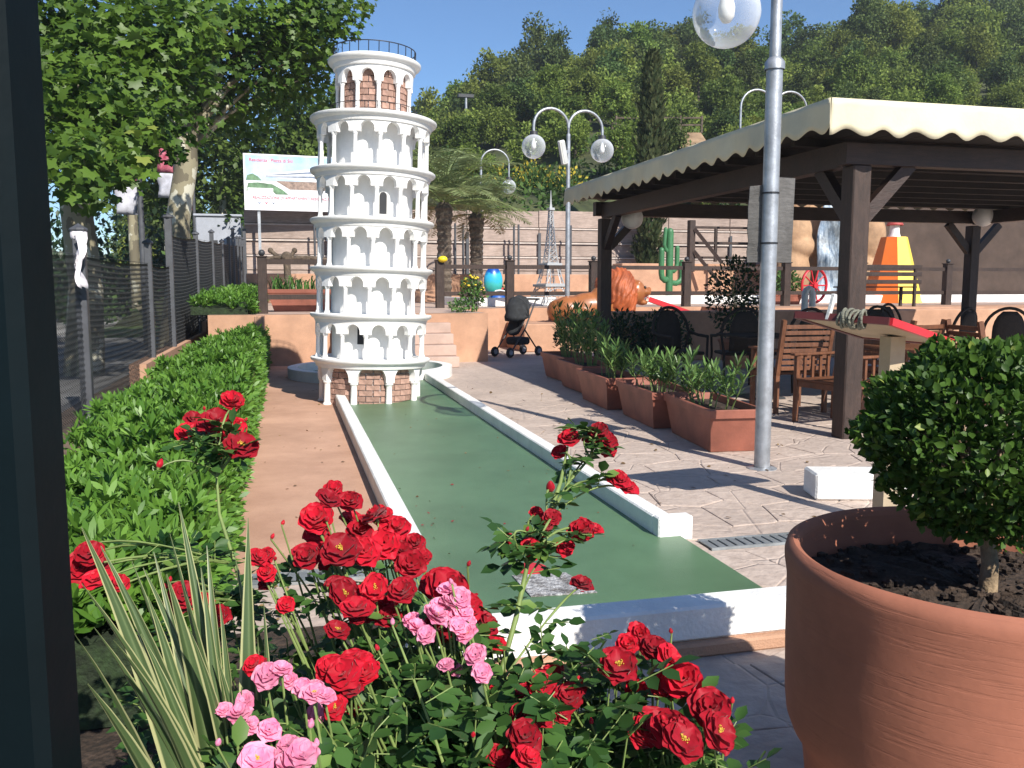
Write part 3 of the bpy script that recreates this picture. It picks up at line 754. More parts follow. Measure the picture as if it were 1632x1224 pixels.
# ================================================================ HEDGE
M_hedge = leafmat("pittosporum_leaf", (.05,.135,.016), (.16,.31,.045), .42, .3, .35, c3=(.22,.38,.07))
def hedge(label, x0, x1, y0, y1, zfun, n_ros, lf, z_in, cat="hedge", slant=0.0):
    t = thing("hedge", label, cat, (0,0,0))
    Pp, A_, Nn, L, rn = [], [], [], [], []
    for i in range(n_ros):
        y = y0+(y1-y0)*random.random()**1.25; u = random.random(); xs = slant*(y-y0)
        side = random.random() < .3
        if side:
            x = x1 + random.uniform(-.04,.05); z = z_in(y)+(zfun(y,1)-z_in(y))*random.uniform(.05,1); nrm = Vector((.9,-.2,.45))
        else:
            x = x0+xs+(x1-x0-xs)*u; z = zfun(y,u)+random.gauss(0,.036); nrm = Vector((random.gauss(0,.35)+(.5 if u > .85 else 0),random.gauss(0,.35)-.15,1))
        if random.random() < .05: z += random.uniform(.03,.09)
        nrm.normalize(); sc = lf*random.uniform(.75,1.2); k = random.randint(7,10)
        a1 = nrm.orthogonal().normalized(); a2 = nrm.cross(a1); tone = random.random()
        for q in range(k):
            a = 2*math.pi*q/k+random.random()*.6; el = random.uniform(.25,1.3)
            D = (a1*math.cos(a)+a2*math.sin(a))*math.cos(el)+nrm*math.sin(el)
            Pp.append((x,y,z)); A_.append(D[:]); Nn.append((nrm+Vector((random.gauss(0,.25),random.gauss(0,.25),random.gauss(0,.25))))[:]); L.append(sc*random.uniform(.7,1.1)); rn.append(min(1,max(0,.65*tone+.35*random.random())))
    L = np.array(L); V, F, r = leaves(LEAF_LONG, np.array(Pp), np.array(A_), np.array(Nn), L, L*.235, np.array(rn))
    link("foliage", npmesh("foliage", V, F, r, M_hedge, True), t)
    # solid dark core standing in for twigs, blocks see-through
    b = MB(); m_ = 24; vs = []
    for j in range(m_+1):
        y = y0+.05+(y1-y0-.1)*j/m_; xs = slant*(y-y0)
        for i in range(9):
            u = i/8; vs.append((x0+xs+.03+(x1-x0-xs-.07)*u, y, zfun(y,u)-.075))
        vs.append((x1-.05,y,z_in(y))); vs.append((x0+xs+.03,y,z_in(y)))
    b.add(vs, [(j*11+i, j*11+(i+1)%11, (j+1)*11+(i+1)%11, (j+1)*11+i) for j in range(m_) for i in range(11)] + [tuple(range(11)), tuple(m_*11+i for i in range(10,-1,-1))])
    b.build("twig_core", mat("dark_twig_core", (.018,.035,.01), .9, .5, 30, .8, 40), t)
def hz(y, u): return .17+.14*u+.26*min(1,max(0,(y-4.0)/7))+.05*math.sin(y*2.1+u*2)+.04*math.sin(y*5.3+u*6)+.10*math.sin(math.pi*u)*.6-.16*(1-u)*min(1,max(0,(y-8)/3))+.035*math.sin(y*11+u*9)*math.sin(u*13+y*3)
hedge("glossy green hedge filling the bed between chain-link fence and terracotta path", -1.36, -.36, 2.6, 14.6, hz, 7200, .092, lambda y: .02)
def hz2(y, u): return 1.02+.015*(y-15)+.06*math.sin(y*2.3+u*3)+.05*math.sin(math.pi*u)
hedge("green hedge on the terrace at the far end of the chain-link fence", -1.5, -.55, 14.8, 25, hz2, 1600, .10, lambda y: .83, slant=.03)

# ================================================================ CHAIN-LINK FENCE
FN = thing("chain_link_fence", "grey steel chain-link fence along the street on the left", "fence")
M_fpost = mat("fence_grey_paint", (.075,.078,.088), .5, .2, 6, .1, 40)
M_wire = mat("dark_wire", (.03,.032,.035), .5, .2, 10, metal=.3)
def fx(y): return -1.85+(y-8.8)*.0357
def fpost(y, h, w, z0=0.0):
    x = fx(y); b = MB(); b.bbox(-w/2,w/2,-w/2,w/2,0,h,.006); p = b.build("post", M_fpost, FN); p.location = (x,y,z0)
    b = MB(); b.lathe([(w*.8,h),(w*.85,h+.015),(w*.75,h+.03),(w*.3,h+.055),(.001,h+.075)], 8, (0,0,0)); c = b.build("finial", M_fpost, p)
posts = [(3.4,1.72,.09,0),(6.0,1.72,.09,0),(9.0,1.8,.10,0),(12.4,1.84,.085,0),(14.1,2.28,.10,.02),(17.1,2.0,.08,.22),(19.6,1.95,.08,.45),(21.6,1.7,.08,.6),(23.2,1.75,.08,.7),(24.4,1.95,.08,.8),(25.6,1.75,.08,.85),(26.6,1.75,.08,.9),(27.5,1.75,.08,.9)]
for y, h, w, z in posts: fpost(y, h, w, z)
def mesh_panel(ya, yb, z0a, z0b, za, zb, pitch, r):
    """woven zig-zag wires, each a thin three-sided tube"""
    nw = int((yb-ya)/pitch); V, F = [], []
    for i in range(nw):
        hgt = 0; y0 = ya+pitch*i; f = (y0-ya)/(yb-ya); zt = za+(zb-za)*f - .03*math.sin(math.pi*f); zb_ = z0a+(z0b-z0a)*f
        m_ = int((zt-zb_)/(pitch*.5)); x = fx(y0)
        for k in range(m_+1):
            yy = y0+(pitch*.53 if k % 2 else -pitch*.53)+.004; z = zt-k*pitch*.5; xx = x+(.003 if k % 2 else -.003)
            o = len(V)
            V += [(xx,yy-r,z+r*.6),(xx+r,yy+r*.5,z+r*.6),(xx-r,yy+r*.5,z-r*.6)]
            if k: F += [(o-3+q, o-3+(q+1)%3, o+(q+1)%3) for q in range(3)] + [(o-3+q, o+(q+1)%3, o+q) for q in range(3)]
    me = npmesh("wire_mesh", np.array(V), np.array(F), np.zeros(len(V)), M_wire); stuff(link("wire_mesh", me, FN))
for i in range(4): mesh_panel(posts[i][0], posts[i+1][0], .05,.05, 1.58,1.58, .055, .0036)
for i in range(4,12):
    y0, y1 = posts[i][0], posts[i+1][0]; g = lambda y: .22+(y-14.1)*.053; h = lambda y: 2.05+(y-14.1)*.03
    mesh_panel(y0, y1, g(y0), g(y1), h(y0), h(y1), .055, .0058)
for (ya, yb, za, zb) in ((3.4,14.1,1.585,1.585),(3.4,14.1,.85,.85),(14.1,27.5,2.05,2.45),(14.1,27.5,1.2,1.7)):
    b = MB(); b.tube([(fx(ya),ya,za),(fx((ya+yb)/2),(ya+yb)/2,(za+zb)/2),(fx(yb),yb,zb)], .003, 5); b.build("tension_wire", M_wire, FN)
# cloth tied to the second post
t = thing("white_cloth", "white cloth strip tied to the near fence post and hanging down", "cloth", (fx(9.0),9.0,1.78))
b = MB(); vs = []
for i in range(13):
    s = i/12
    for j in range(5):
        u = j/4-.5; p = Vector((-.02+.03*math.sin(s*7+u*3), -.12-.12*s+.01*math.sin(i), -.02-.48*s)); w = .05+.09*s
        vs.append((p.x+.03*math.sin(u*7+s*4)+.06, p.y+u*w, p.z+.015*math.sin(u*9)))
b.add(vs, [(i*5+j,(i+1)*5+j,(i+1)*5+j+1,i*5+j+1) for i in range(12) for j in range(4)]); o = b.build("hanging_strip", mat("white_cloth", (.75,.70,.72), .9, .08, 9), t, smooth=70)
o.modifiers.new("thickness",'SOLIDIFY').thickness = .003
b = MB(); b.lathe([(.066,-.05),(.075,-.03),(.074,.01),(.066,.03)], 12); b.build("knot", MATS["white_cloth"], t, smooth=60)

# ================================================================ ROSES
def rose_mesh(seed, openness, pet, n_in=3, ctr=True):
    r_ = random.Random(seed); b = MB(); U, Vn = 8, 6
    layers = [(5,.53,.10,1.22),(5,.46,.34,1.12),(5,.36,.60,.95),(n_in,.24,.85,.8)]
    for li, (n, size, cup, w) in enumerate(layers):
        cup = cup*(1.25-openness*.75)
        for i in range(n):
            a = 2*math.pi*(i+.5*(li % 2))/n + r_.uniform(-.18,.18); sz = size*r_.uniform(.88,1.1); ph = r_.random()*6; tilt = cup*1.35+r_.uniform(-.12,.12)
            vs = []
            for v in range(Vn+1):
                tv = v/Vn; el = tilt*(1-.35*tv)-.35*(tv**3)*(1 if li < 2 else .3)
                rad_ = .04+sz*(tv*math.cos(tilt*.8)); zz = sz*(tv*math.sin(tilt)) + .16*li*.25 - .10*tv*tv*(1-cup)*sz + .05
                wid = sz*w*.62*math.sin(math.pi*min(1,(.12+.80*tv)))**.6*(1-.12*(tv > .95))
                for u in range(U+1):
                    uu = -1+2*u/U
                    x = rad_ - .10*sz*uu*uu*(.5+tv); y = uu*wid; z = zz + .13*sz*uu*uu*tv + .016*math.sin(uu*4.2+ph)*tv*tv + .006*math.sin(uu*9+ph*2)*tv**3
                    ca, sa = math.cos(a), math.sin(a); vs.append((x*ca-y*sa, x*sa+y*ca, z))
            o = len(b.v); b.v += vs
            for v in range(Vn):
                for u in range(U): b.f.append((o+v*(U+1)+u, o+v*(U+1)+u+1, o+(v+1)*(U+1)+u+1, o+(v+1)*(U+1)+u)); b.mi.append(0)
    b.cur = 1   # sepals and hip below
    b.lathe([(.001,-.14),(.05,-.12),(.07,-.05),(.05,.02)], 8)
    for i in range(5):
        a = 2*math.pi*i/5; ca, sa = math.cos(a), math.sin(a)
        b.add([(.05*ca-.05*sa,.05*sa+.05*ca,0),(.05*ca+.05*sa,.05*sa-.05*ca,0),(.3*ca,.3*sa,-.06)], [(0,1,2)])
    me = bpy.data.meshes.new("rose"); me.from_pydata(b.v, [], b.f); me.materials.append(pet); me.materials.append(M_green_stem)
    me.polygons.foreach_set("material_index", b.mi); me.polygons.foreach_set("use_smooth", [True]*len(b.f)); me.update(); return me
def petalmat(name, c, c2, rough=.55, lo=.6):
    m = bpy.data.materials.new(name); m.use_nodes = True; nt = m.node_tree; b = nt.nodes["Principled BSDF"]
    tc = nt.nodes.new("ShaderNodeTexCoord"); n = nt.nodes.new("ShaderNodeTexNoise"); n.inputs["Scale"].default_value = 3.2; n.inputs["Detail"].default_value = 5
    r = nt.nodes.new("ShaderNodeValToRGB"); r.color_ramp.elements[0].color = (*c,1); r.color_ramp.elements[1].color = (*c2,1); r.color_ramp.elements[0].position = .35; r.color_ramp.elements[1].position = .65
    oi = nt.nodes.new("ShaderNodeObjectInfo"); hs = nt.nodes.new("ShaderNodeHueSaturation"); mr = nt.nodes.new("ShaderNodeMapRange"); mr.inputs[3].default_value = lo; mr.inputs[4].default_value = 1.2
    nt.links.new(oi.outputs["Random"], mr.inputs[0]); nt.links.new(mr.outputs[0], hs.inputs["Value"])
    nt.links.new(tc.outputs["Object"], n.inputs["Vector"]); nt.links.new(n.outputs[0], r.inputs[0]); nt.links.new(r.outputs[0], hs.inputs["Color"]); nt.links.new(hs.outputs[0], b.inputs["Base Color"])
    b.inputs["Roughness"].default_value = rough; b.inputs["Sheen Weight"].default_value = .15; b.inputs["Specular IOR Level"].default_value = .25
    tr = nt.nodes.new("ShaderNodeBsdfTranslucent"); mx = nt.nodes.new("ShaderNodeMixShader"); mx.inputs[0].default_value = .3
    nt.links.new(hs.outputs[0], tr.inputs[0]); nt.links.new(b.outputs[0], mx.inputs[1]); nt.links.new(tr.outputs[0], mx.inputs[2]); nt.links.new(mx.outputs[0], nt.nodes["Material Output"].inputs[0])
    return m
M_red = petalmat("red_petal", (.44,.004,.016), (.62,.010,.034), lo=.55); M_pink = petalmat("pink_petal", (.72,.2,.36), (.82,.36,.5), lo=.9)
M_stamen = mat("yellow_stamens", (.75,.5,.06), .7, .2, 60, .5, 120)
ROSE = {"r": [rose_mesh(i, (1.0,.75,.9,.55,.62,.85,.45)[i], M_red, (0,2,0,4,4,3,5)[i]) for i in range(7)], "p": [rose_mesh(20+i, (.85,.7,.9)[i], M_pink, (3,4,2)[i]) for i in range(3)]}
b = MB()
for i in range(26):
    a = random.random()*6.283; q = random.uniform(.02,.14); b.tube([(q*.4*math.cos(a),q*.4*math.sin(a),.05),(q*math.cos(a),q*math.sin(a),.2)], .008, 4); b.sphere((q*math.cos(a),q*math.sin(a),.21), .02, 5, 3)
b.sphere((0,0,.1), .07, 8, 5)
STAMEN = b.mesh("stamens", M_stamen)
def bud_mesh(pet):
    b = MB(); b.lathe([(.001,.62),(.09,.55),(.2,.36),(.22,.2),(.15,.05),(.1,.0)], 9); b.cur = 1
    b.lathe([(.001,-.16),(.07,-.13),(.1,-.02),(.13,.05)], 8)
    for i in range(5):
        a = 2*math.pi*i/5; ca, sa = math.cos(a), math.sin(a); b.add([(.13*ca-.07*sa,.13*sa+.07*ca,.03),(.13*ca+.07*sa,.13*sa-.07*ca,.03),(.24*ca,.24*sa,.33)], [(0,1,2)])
    return b.mesh("bud", [pet, M_green_stem], smooth=50)
BUD = {"r": bud_mesh(M_red), "p": bud_mesh(M_pink)}
M_rleaf = leafmat("rose_leaf", (.02,.06,.014), (.06,.135,.028), .5, .22, .3, c3=(.15,.24,.05))
SUNV = np.array(sv[:]); CAMP = np.array([0,0,1.3])

def rose_bush(label, root, flowers, kind, n_fill, box, extra=(), canes=None):
    """flowers: (x,y,z,diameter,open); each flower is a part on its own stalk"""
    t = thing("rose_bush", label, "rose bush", root, group="rose bushes in the flower bed")
    R0 = Vector(root); sb = MB(); lp = []; flowers = list(flowers)
    for (x, y, z, dia, op) in flowers[:]:      # further blooms and buds tucked in behind
        if op != 3 and random.random() < .85: flowers.append((x+random.gauss(0,.03), y+random.uniform(.01,.07), z+random.gauss(-.012,.025), dia*random.uniform(.6,.9), 1))
        if op != 3 and random.random() < .3: flowers.append((x+random.gauss(0,.04), y+random.uniform(-.01,.04), z+random.uniform(.0,.04), .018, 3))
    def leafset(p, d, s):
        """compound leaf: stalk with five leaflets"""
        d = Vector(d).normalized(); side = d.cross(Vector((0,0,1)))
        if side.length < .1: side = Vector((1,0,0))
        side.normalize(); up = side.cross(d)
        for f, k in ((.35,1),(.35,-1),(.7,1),(.7,-1),(1,0)):
            q = p+d*s*f*1.5; A = d*.5+side*k*.9 if k else d
            A = A.normalized()+Vector((random.gauss(0,.12),random.gauss(0,.12),random.gauss(-.1,.15)))
            lp.append((q[:], A[:], (up+Vector((random.gauss(0,.3),random.gauss(0,.3),random.gauss(0,.3))))[:], s*random.uniform(.8,1.1)))
        sb.tube([p, p+d*s*1.5], .0011, 4)
    for (x, y, z, dia, op) in flowers:
        F = Vector((x,y,z))-R0; base = Vector((random.gauss(F.x*.35,.05), random.gauss(F.y*.35,.05), 0))
        if extra:
            k_ = [Vector(p)-R0 for e in extra for p in e[:-1]]; k_ = [p for p in k_ if p.z < F.z-.02] or k_[:1]; base = min(k_, key=lambda p: (p-F).length)
        tocam = Vector((CAMP-np.array((x,y,z))).tolist()).normalized()
        out = Vector((F.x,F.y,0))*.6
        nrm = (Vector((0,0,.75))+tocam*random.uniform(.25,.95)+Vector(sv)*.45+out*.4+Vector((random.gauss(0,.28),random.gauss(0,.28),random.gauss(0,.15)))).normalized()
        if op == 3: nrm = (Vector((0,0,1))+Vector((random.gauss(0,.35),random.gauss(0,.35),0))).normalized()
        q = nrm.to_track_quat('Z','Y').to_euler()
        if op == 3: o = link("rose_bud", BUD[kind], t, F, q, dia)
        else:
            me = ROSE[kind][op if op in (0,2) else random.choice((1,4,5,6) if kind == 'r' else (0,1,2))]; o = link("rose_flower", me, t, F, q, (dia*random.uniform(.7,.95),dia*random.uniform(.7,.95),dia*random.uniform(.65,1.1)))
            o.rotation_euler.rotate_axis('Z', random.random()*6)
            if op in (0,2): link("stamens", STAMEN, o, None, None, .9)
        sk = .6 if extra else 1
        mid = base.lerp(F,.6)+Vector((random.gauss(0,.03),random.gauss(0,.03),.05)); pts = bez(base, mid, F-nrm*dia*.08, 8)
        sb.tube(pts, [.0045*sk,.004*sk,.0036*sk,.0032*sk,.0028,.0024,.002,.0017], 6)
        for i in range(2,5 if extra else 7):
            if random.random() < .75: leafset(Vector(pts[i]), (random.gauss(0,1),random.gauss(0,1),random.gauss(.1,.4)), random.uniform(.024,.04))
    for pts in extra:
        q = [Vector(p)-R0 for p in pts]; n = len(q); sb.tube(q, [.0065-.0045*i/(n-1) for i in range(n)], 7)
        for i in range(1, n):
            for k in range(2 if i < n-2 else 0):
                f = random.random(); leafset(q[i-1].lerp(q[i],f), (random.gauss(0,1),random.gauss(0,1),random.gauss(.1,.3)), random.uniform(.026,.042))
    cx, cy, cz, ax, ay, az = box
    for i in range(n_fill):
        d = rdir(1)[0]*(random.random()**.45); p = Vector((cx+d[0]*ax, cy+d[1]*ay, cz+d[2]*az))-R0
        if p.z < .02: continue
        leafset(p, (d[0]+random.gauss(0,.5), d[1]+random.gauss(0,.5), random.gauss(.15,.4)), random.uniform(.026,.046))
        if i % 4 == 0: sb.tube(bez((p.x*.4,p.y*.4,0),(p.x*.7,p.y*.7,p.z*.6),p,5), [.004,.003,.0025,.002,.0015], 5)
    P = np.array([p for p,*_ in lp]); A = np.array([a for _,a,*_ in lp]); N = np.array([n_ for _,_,n_,_ in lp]); L = np.array([l for *_,l in lp])
    V, F, r = leaves(LEAF_OVAL, P, A, N, L, L*.75); link("foliage", npmesh("foliage", V, F, r, M_rleaf), t)
    sb.build("stems", M_green_stem, t, smooth=60)
    return t
F_MAIN = [(0.045, 1.622, 0.869, 0.079, 1), (0.116, 1.739, 0.871, 0.06, 1), (0.163, 1.722, 0.837, 0.083, 1), (0.084, 1.535, 0.832, 0.084, 0), (0.127, 1.594, 0.809, 0.076, 1), (0.024, 1.6, 0.815, 0.053, 1), (0.174, 1.684, 0.796, 0.074, 1), (0.205, 1.76, 0.802, 0.064, 1), (0.221, 1.647, 0.763, 0.068, 1), (0.083, 1.476, 0.775, 0.064, 0), (0.133, 1.445, 0.793, 0.055, 2), (0.099, 1.419, 0.768, 0.058, 1), (0.178, 1.432, 0.785, 0.057, 1), (0.067, 1.394, 0.745, 0.045, 2), (0.154, 1.453, 0.736, 0.054, 1), (-0.013, 1.499, 0.757, 0.036, 1), (0.046, 1.678, 0.823, 0.066, 1), (0.129, 1.728, 0.809, 0.069, 1), (0.21, 1.703, 0.772, 0.055, 1), (0.253, 1.434, 0.784, 0.084, 1), (0.296, 1.469, 0.736, 0.069, 1), (0.334, 1.505, 0.681, 0.064, 1), (0.297, 1.533, 0.662, 0.058, 1), (0.255, 1.525, 0.675, 0.063, 1), (0.358, 1.515, 0.639, 0.046, 1), (0.067, 1.247, 0.737, 0.059, 1), (0.099, 1.259, 0.731, 0.052, 1), (0.051, 1.272, 0.734, 0.052, 1), (0.077, 1.242, 0.714, 0.046, 1), (0.053, 1.216, 0.701, 0.041, 0), (-0.06, 1.301, 0.74, 0.039, 1), (-0.063, 1.621, 0.806, 0.05, 1), (-0.047, 1.614, 0.778, 0.046, 1), (-0.032, 1.613, 0.803, 0.016, 3), (0.061, 1.597, 0.874, 0.018, 3)]
F_LEFT = [(-0.168, 2.187, 0.976, 0.093, 1), (-0.24, 2.253, 0.938, 0.08, 1), (-0.109, 2.114, 0.926, 0.088, 0), (-0.129, 2.175, 0.953, 0.075, 1), (-0.198, 2.244, 0.95, 0.068, 1), (-0.291, 2.105, 0.887, 0.037, 3), (-0.159, 2.124, 0.9, 0.032, 3), (-0.384, 1.805, 0.781, 0.068, 1), (-0.404, 1.827, 0.751, 0.074, 1), (-0.363, 1.774, 0.739, 0.06, 1), (-0.198, 1.648, 0.738, 0.062, 1), (-0.165, 1.658, 0.717, 0.053, 1), (-0.132, 1.627, 0.701, 0.046, 1), (-0.207, 1.647, 0.709, 0.046, 1)]
F_RIGHT = [(0.533, 1.346, 0.649, 0.084, 0), (0.586, 1.436, 0.649, 0.057, 1), (0.63, 1.424, 0.64, 0.066, 1), (0.649, 1.397, 0.63, 0.068, 1), (0.641, 1.316, 0.628, 0.081, 1), (0.618, 1.34, 0.606, 0.065, 1), (0.561, 1.249, 0.589, 0.073, 1), (0.574, 1.184, 0.598, 0.085, 0), (0.644, 1.207, 0.591, 0.078, 0), (0.664, 1.286, 0.599, 0.063, 1), (0.538, 1.254, 0.577, 0.065, 1), (0.581, 1.379, 0.59, 0.055, 1), (0.404, 1.376, 0.622, 0.056, 1), (0.442, 1.344, 0.606, 0.061, 1), (0.44, 1.418, 0.615, 0.049, 1), (0.336, 1.236, 0.61, 0.058, 1), (0.327, 1.186, 0.601, 0.052, 1), (0.345, 1.287, 0.617, 0.044, 1), (0.425, 1.325, 0.59, 0.042, 1)]
F_CANE = [(0.601, 1.832, 0.958, 0.064, 1), (0.679, 1.811, 0.953, 0.072, 1), (0.686, 1.749, 0.881, 0.062, 1), (0.53, 1.736, 0.869, 0.045, 3), (0.517, 1.682, 0.826, 0.051, 1), (0.572, 1.665, 0.795, 0.067, 1), (0.46, 1.64, 0.777, 0.058, 1), (0.501, 1.684, 0.805, 0.057, 1), (0.534, 1.651, 0.773, 0.053, 1), (0.589, 1.682, 0.805, 0.052, 1), (0.666, 1.817, 0.975, 0.056, 1)]
F_PINK = [(0.216, 1.338, 0.773, 0.052, 0), (0.186, 1.344, 0.756, 0.046, 1), (0.244, 1.383, 0.778, 0.043, 1), (0.27, 1.375, 0.762, 0.043, 1), (0.27, 1.341, 0.739, 0.045, 0), (0.273, 1.297, 0.722, 0.045, 1), (0.276, 1.263, 0.706, 0.041, 1), (0.2, 1.319, 0.751, 0.039, 1), (0.232, 1.386, 0.775, 0.037, 1), (0.256, 1.346, 0.751, 0.041, 1)]
F_PINK2 = [(-0.041, 1.245, 0.745, 0.052, 1), (0.022, 1.177, 0.745, 0.045, 0), (0.008, 1.201, 0.741, 0.04, 1), (0.037, 1.172, 0.742, 0.036, 1), (-0.07, 1.249, 0.712, 0.037, 1), (-0.077, 1.218, 0.705, 0.038, 1), (-0.05, 1.087, 0.709, 0.053, 0), (0.005, 1.074, 0.714, 0.049, 1), (-0.016, 1.078, 0.704, 0.039, 1), (-0.064, 1.214, 0.691, 0.03, 1), (0.023, 1.09, 0.716, 0.018, 3), (0.016, 1.124, 0.724, 0.021, 3)]
CANE_STEMS = [[(0.62, 1.75, 0.05), (0.351, 1.487, 0.567), (0.41, 1.567, 0.668), (0.452, 1.638, 0.747), (0.512, 1.703, 0.815), (0.581, 1.776, 0.875), (0.638, 1.798, 0.923), (0.675, 1.811, 0.944)], [(0.512, 1.703, 0.815), (0.559, 1.761, 0.88), (0.598, 1.831, 0.944)]]
LEFT_STEMS = [[(0.05, 2.05, 0.05), (-0.091, 1.915, 0.585), (-0.124, 1.986, 0.684), (-0.159, 2.059, 0.782), (-0.167, 2.121, 0.856), (-0.169, 2.183, 0.935)]]

rose_bush("red rose bush with the dense bloom cluster left of the green lane", (.42,1.55,.012), F_MAIN, "r", 700, (.26,1.46,.32,.36,.35,.38))
rose_bush("red rose bush leaning over the hedge at the far left", (.02,1.95,.012), F_LEFT, "r", 300, (.02,1.9,.38,.36,.28,.38), LEFT_STEMS)
rose_bush("red rose bush with big open blooms beside the terracotta pot", (.80,1.48,.012), F_RIGHT, "r", 300, (.60,1.40,.24,.30,.22,.26))
rose_bush("tall single cane of red roses standing in front of the green lane", (.62,1.78,.012), F_CANE, "r", 60, (.60,1.72,.30,.12,.12,.26), CANE_STEMS)
rose_bush("pink rose bush with an arching spray of small blooms in the middle", (.45,1.35,.012), F_PINK, "p", 420, (.45,1.32,.36,.24,.18,.34))
rose_bush("pink rose bush with ruffled blooms at the bottom of the picture", (.14,1.15,.012), F_PINK2, "p", 520, (.10,1.2,.36,.34,.22,.36))

# ================================================================ VARIEGATED FLAX LILY
t = thing("flax_plant", "clump of striped green and cream sword leaves beside the dark post", "plant", (-.06,1.28,.012))
def flaxmat():
    m = bpy.data.materials.new("striped_leaf"); m.use_nodes = True; nt = m.node_tree; b = nt.nodes["Principled BSDF"]
    at = nt.nodes.new("ShaderNodeAttribute"); at.attribute_name = "across"
    r = nt.nodes.new("ShaderNodeValToRGB"); e = r.color_ramp.elements; r.color_ramp.interpolation = 'LINEAR'
    e[0].position = 0; e[0].color = (.42,.42,.2,1); e[1].position = 1; e[1].color = (.42,.42,.2,1)
    for p, c in ((.1,(.42,.42,.2,1)),(.16,(.06,.1,.035,1)),(.4,(.08,.125,.045,1)),(.5,(.13,.18,.07,1)),(.6,(.07,.115,.04,1)),(.84,(.06,.1,.035,1)),(.9,(.42,.42,.2,1))): x = e.new(p); x.color = c
    nt.links.new(at.outputs["Fac"], r.inputs[0]); nt.links.new(r.outputs[0], b.inputs["Base Color"]); b.inputs["Roughness"].default_value = .42
    tr = nt.nodes.new("ShaderNodeBsdfTranslucent"); mx = nt.nodes.new("ShaderNodeMixShader"); mx.inputs[0].default_value = .2
    nt.links.new(r.outputs[0], tr.inputs[0]); nt.links.new(b.outputs[0], mx.inputs[1]); nt.links.new(tr.outputs[0], mx.inputs[2]); nt.links.new(mx.outputs[0], nt.nodes["Material Output"].inputs[0])
    return m
M_flax = flaxmat()
def blade(base, mid, tip, w, twist):
    pts = bez(base, mid, tip, 14); vs = []; ac = []; fs = []; m_ = 6
    for i, p in enumerate(pts):
        s = i/13; d = (pts[min(13,i+1)]-pts[max(0,i-1)]).normalized()
        x = d.cross(Vector((math.cos(twist),math.sin(twist),.1))).normalized(); nn = x.cross(d)
        ww = w*(.55+.45*min(1,s*3))*(1-max(0,(s-.35)/.65)**1.6)+.0006
        for j in range(m_+1):
            u = -1+2*j/m_; vs.append(p+x*(u*ww)+nn*(abs(u)*ww*.45)); ac.append(j/m_)
    for i in range(13):
        for j in range(m_): fs.append((i*(m_+1)+j, i*(m_+1)+j+1, (i+1)*(m_+1)+j+1, (i+1)*(m_+1)+j))
    me = bpy.data.meshes.new("sword_leaf"); me.from_pydata([v[:] for v in vs], [], fs); me.materials.append(M_flax)
    a = me.attributes.new("across",'FLOAT','POINT'); a.data.foreach_set("value", ac); me.polygons.foreach_set("use_smooth",[True]*len(fs)); me.update()
    link("sword_leaf", me, t)
FLAX = [(-0.065, 1.378, 0.945, 0.0202), (-0.174, 1.459, 0.957, 0.0155), (-0.267, 1.227, 0.986, 0.0202), (-0.215, 1.358, 0.885, 0.0155), (-0.137, 1.388, 0.869, 0.0139), (-0.236, 1.31, 0.879, 0.0155), (-0.21, 1.352, 0.843, 0.017), (-0.089, 1.427, 0.868, 0.0155), (-0.058, 1.405, 0.743, 0.0124), (-0.113, 1.317, 0.756, 0.0139), (-0.096, 1.309, 0.723, 0.0109), (-0.249, 1.468, 0.863, 0.0093), (-0.255, 1.209, 0.855, 0.0155), (-0.16, 1.341, 0.862, 0.0155), (-0.269, 1.219, 0.912, 0.0139), (-0.221, 1.148, 0.859, 0.0155), (-0.175, 1.296, 0.892, 0.0202), (-0.268, 1.161, 0.867, 0.0186), (-0.222, 1.513, 0.863, 0.0139), (-0.113, 1.406, 0.805, 0.0124), (-0.141, 1.229, 0.836, 0.0139), (-0.242, 1.098, 0.827, 0.0186), (-0.204, 1.244, 0.827, 0.0155), (-0.076, 1.252, 0.732, 0.0093), (-0.049, 1.459, 0.78, 0.0109), (-0.275, 1.377, 0.917, 0.0139), (-0.196, 1.51, 0.893, 0.0124), (-0.132, 1.441, 0.888, 0.0139)]
for k, (tx, ty, tz, w) in enumerate(FLAX):
    bx, by = random.gauss(0,.035), random.gauss(0,.035); tip = Vector((tx+.06,ty-1.28,tz-.012))
    mid = Vector((bx,by,0)).lerp(tip,.5)+Vector((0,0,.10+random.uniform(0,.1)))-Vector((tip.x,tip.y,0))*.14
    blade((bx,by,.0), mid, tip, w, random.uniform(-.9,.9)+1.5)

# ================================================================ SMALL THINGS ON THE PATIO
t = thing("lectern_board", "tilted red-edged board on a beige post beside the box ball", "board", (0,0,0))
A = Vector((2.59,4.10,1.135)); B = Vector((2.83,3.67,1.115)); C = Vector((3.42,3.93,.985)); Dd = A+C-B
nr = (B-A).cross(C-B).normalized()
if nr.z < 0: nr = -nr
def slab(pts, n, th, nm, m):
    b = MB(); q = [Vector(p) for p in pts]; b.add([p for p in q]+[p+n*th for p in q], [(3,2,1,0),(4,5,6,7),(0,1,5,4),(1,2,6,5),(2,3,7,6),(3,0,4,7)]); return b.build(nm, m, t)
M_beige = mat("beige_board", (.42,.33,.22), .8, .12, 4, .2, 40); M_redp = mat("red_board_paint", (.55,.02,.03), .45, .12, 5)
ctr = (A+C)/2
slab([ctr+(p-ctr)*.93 for p in (A,B,C,Dd)], nr, .012, "panel", M_beige)
for i, (p, q) in enumerate(((A,B),(B,C),(C,Dd),(Dd,A))):
    b = MB(); b.bar(p+nr*.012, q+nr*.012, .03, .036, nr); b.build("frame_edge", M_redp if i == 1 else mat("dark_red_edge", (.10,.018,.018), .6, .2, 5), t)  # one edge bright red, the other three a darker red
b = MB(); b.bar((ctr.x+.13,ctr.y+.02,.012),(ctr.x+.13,ctr.y+.02,ctr.z-.03),.09,.09); b.build("post", M_beige, t)
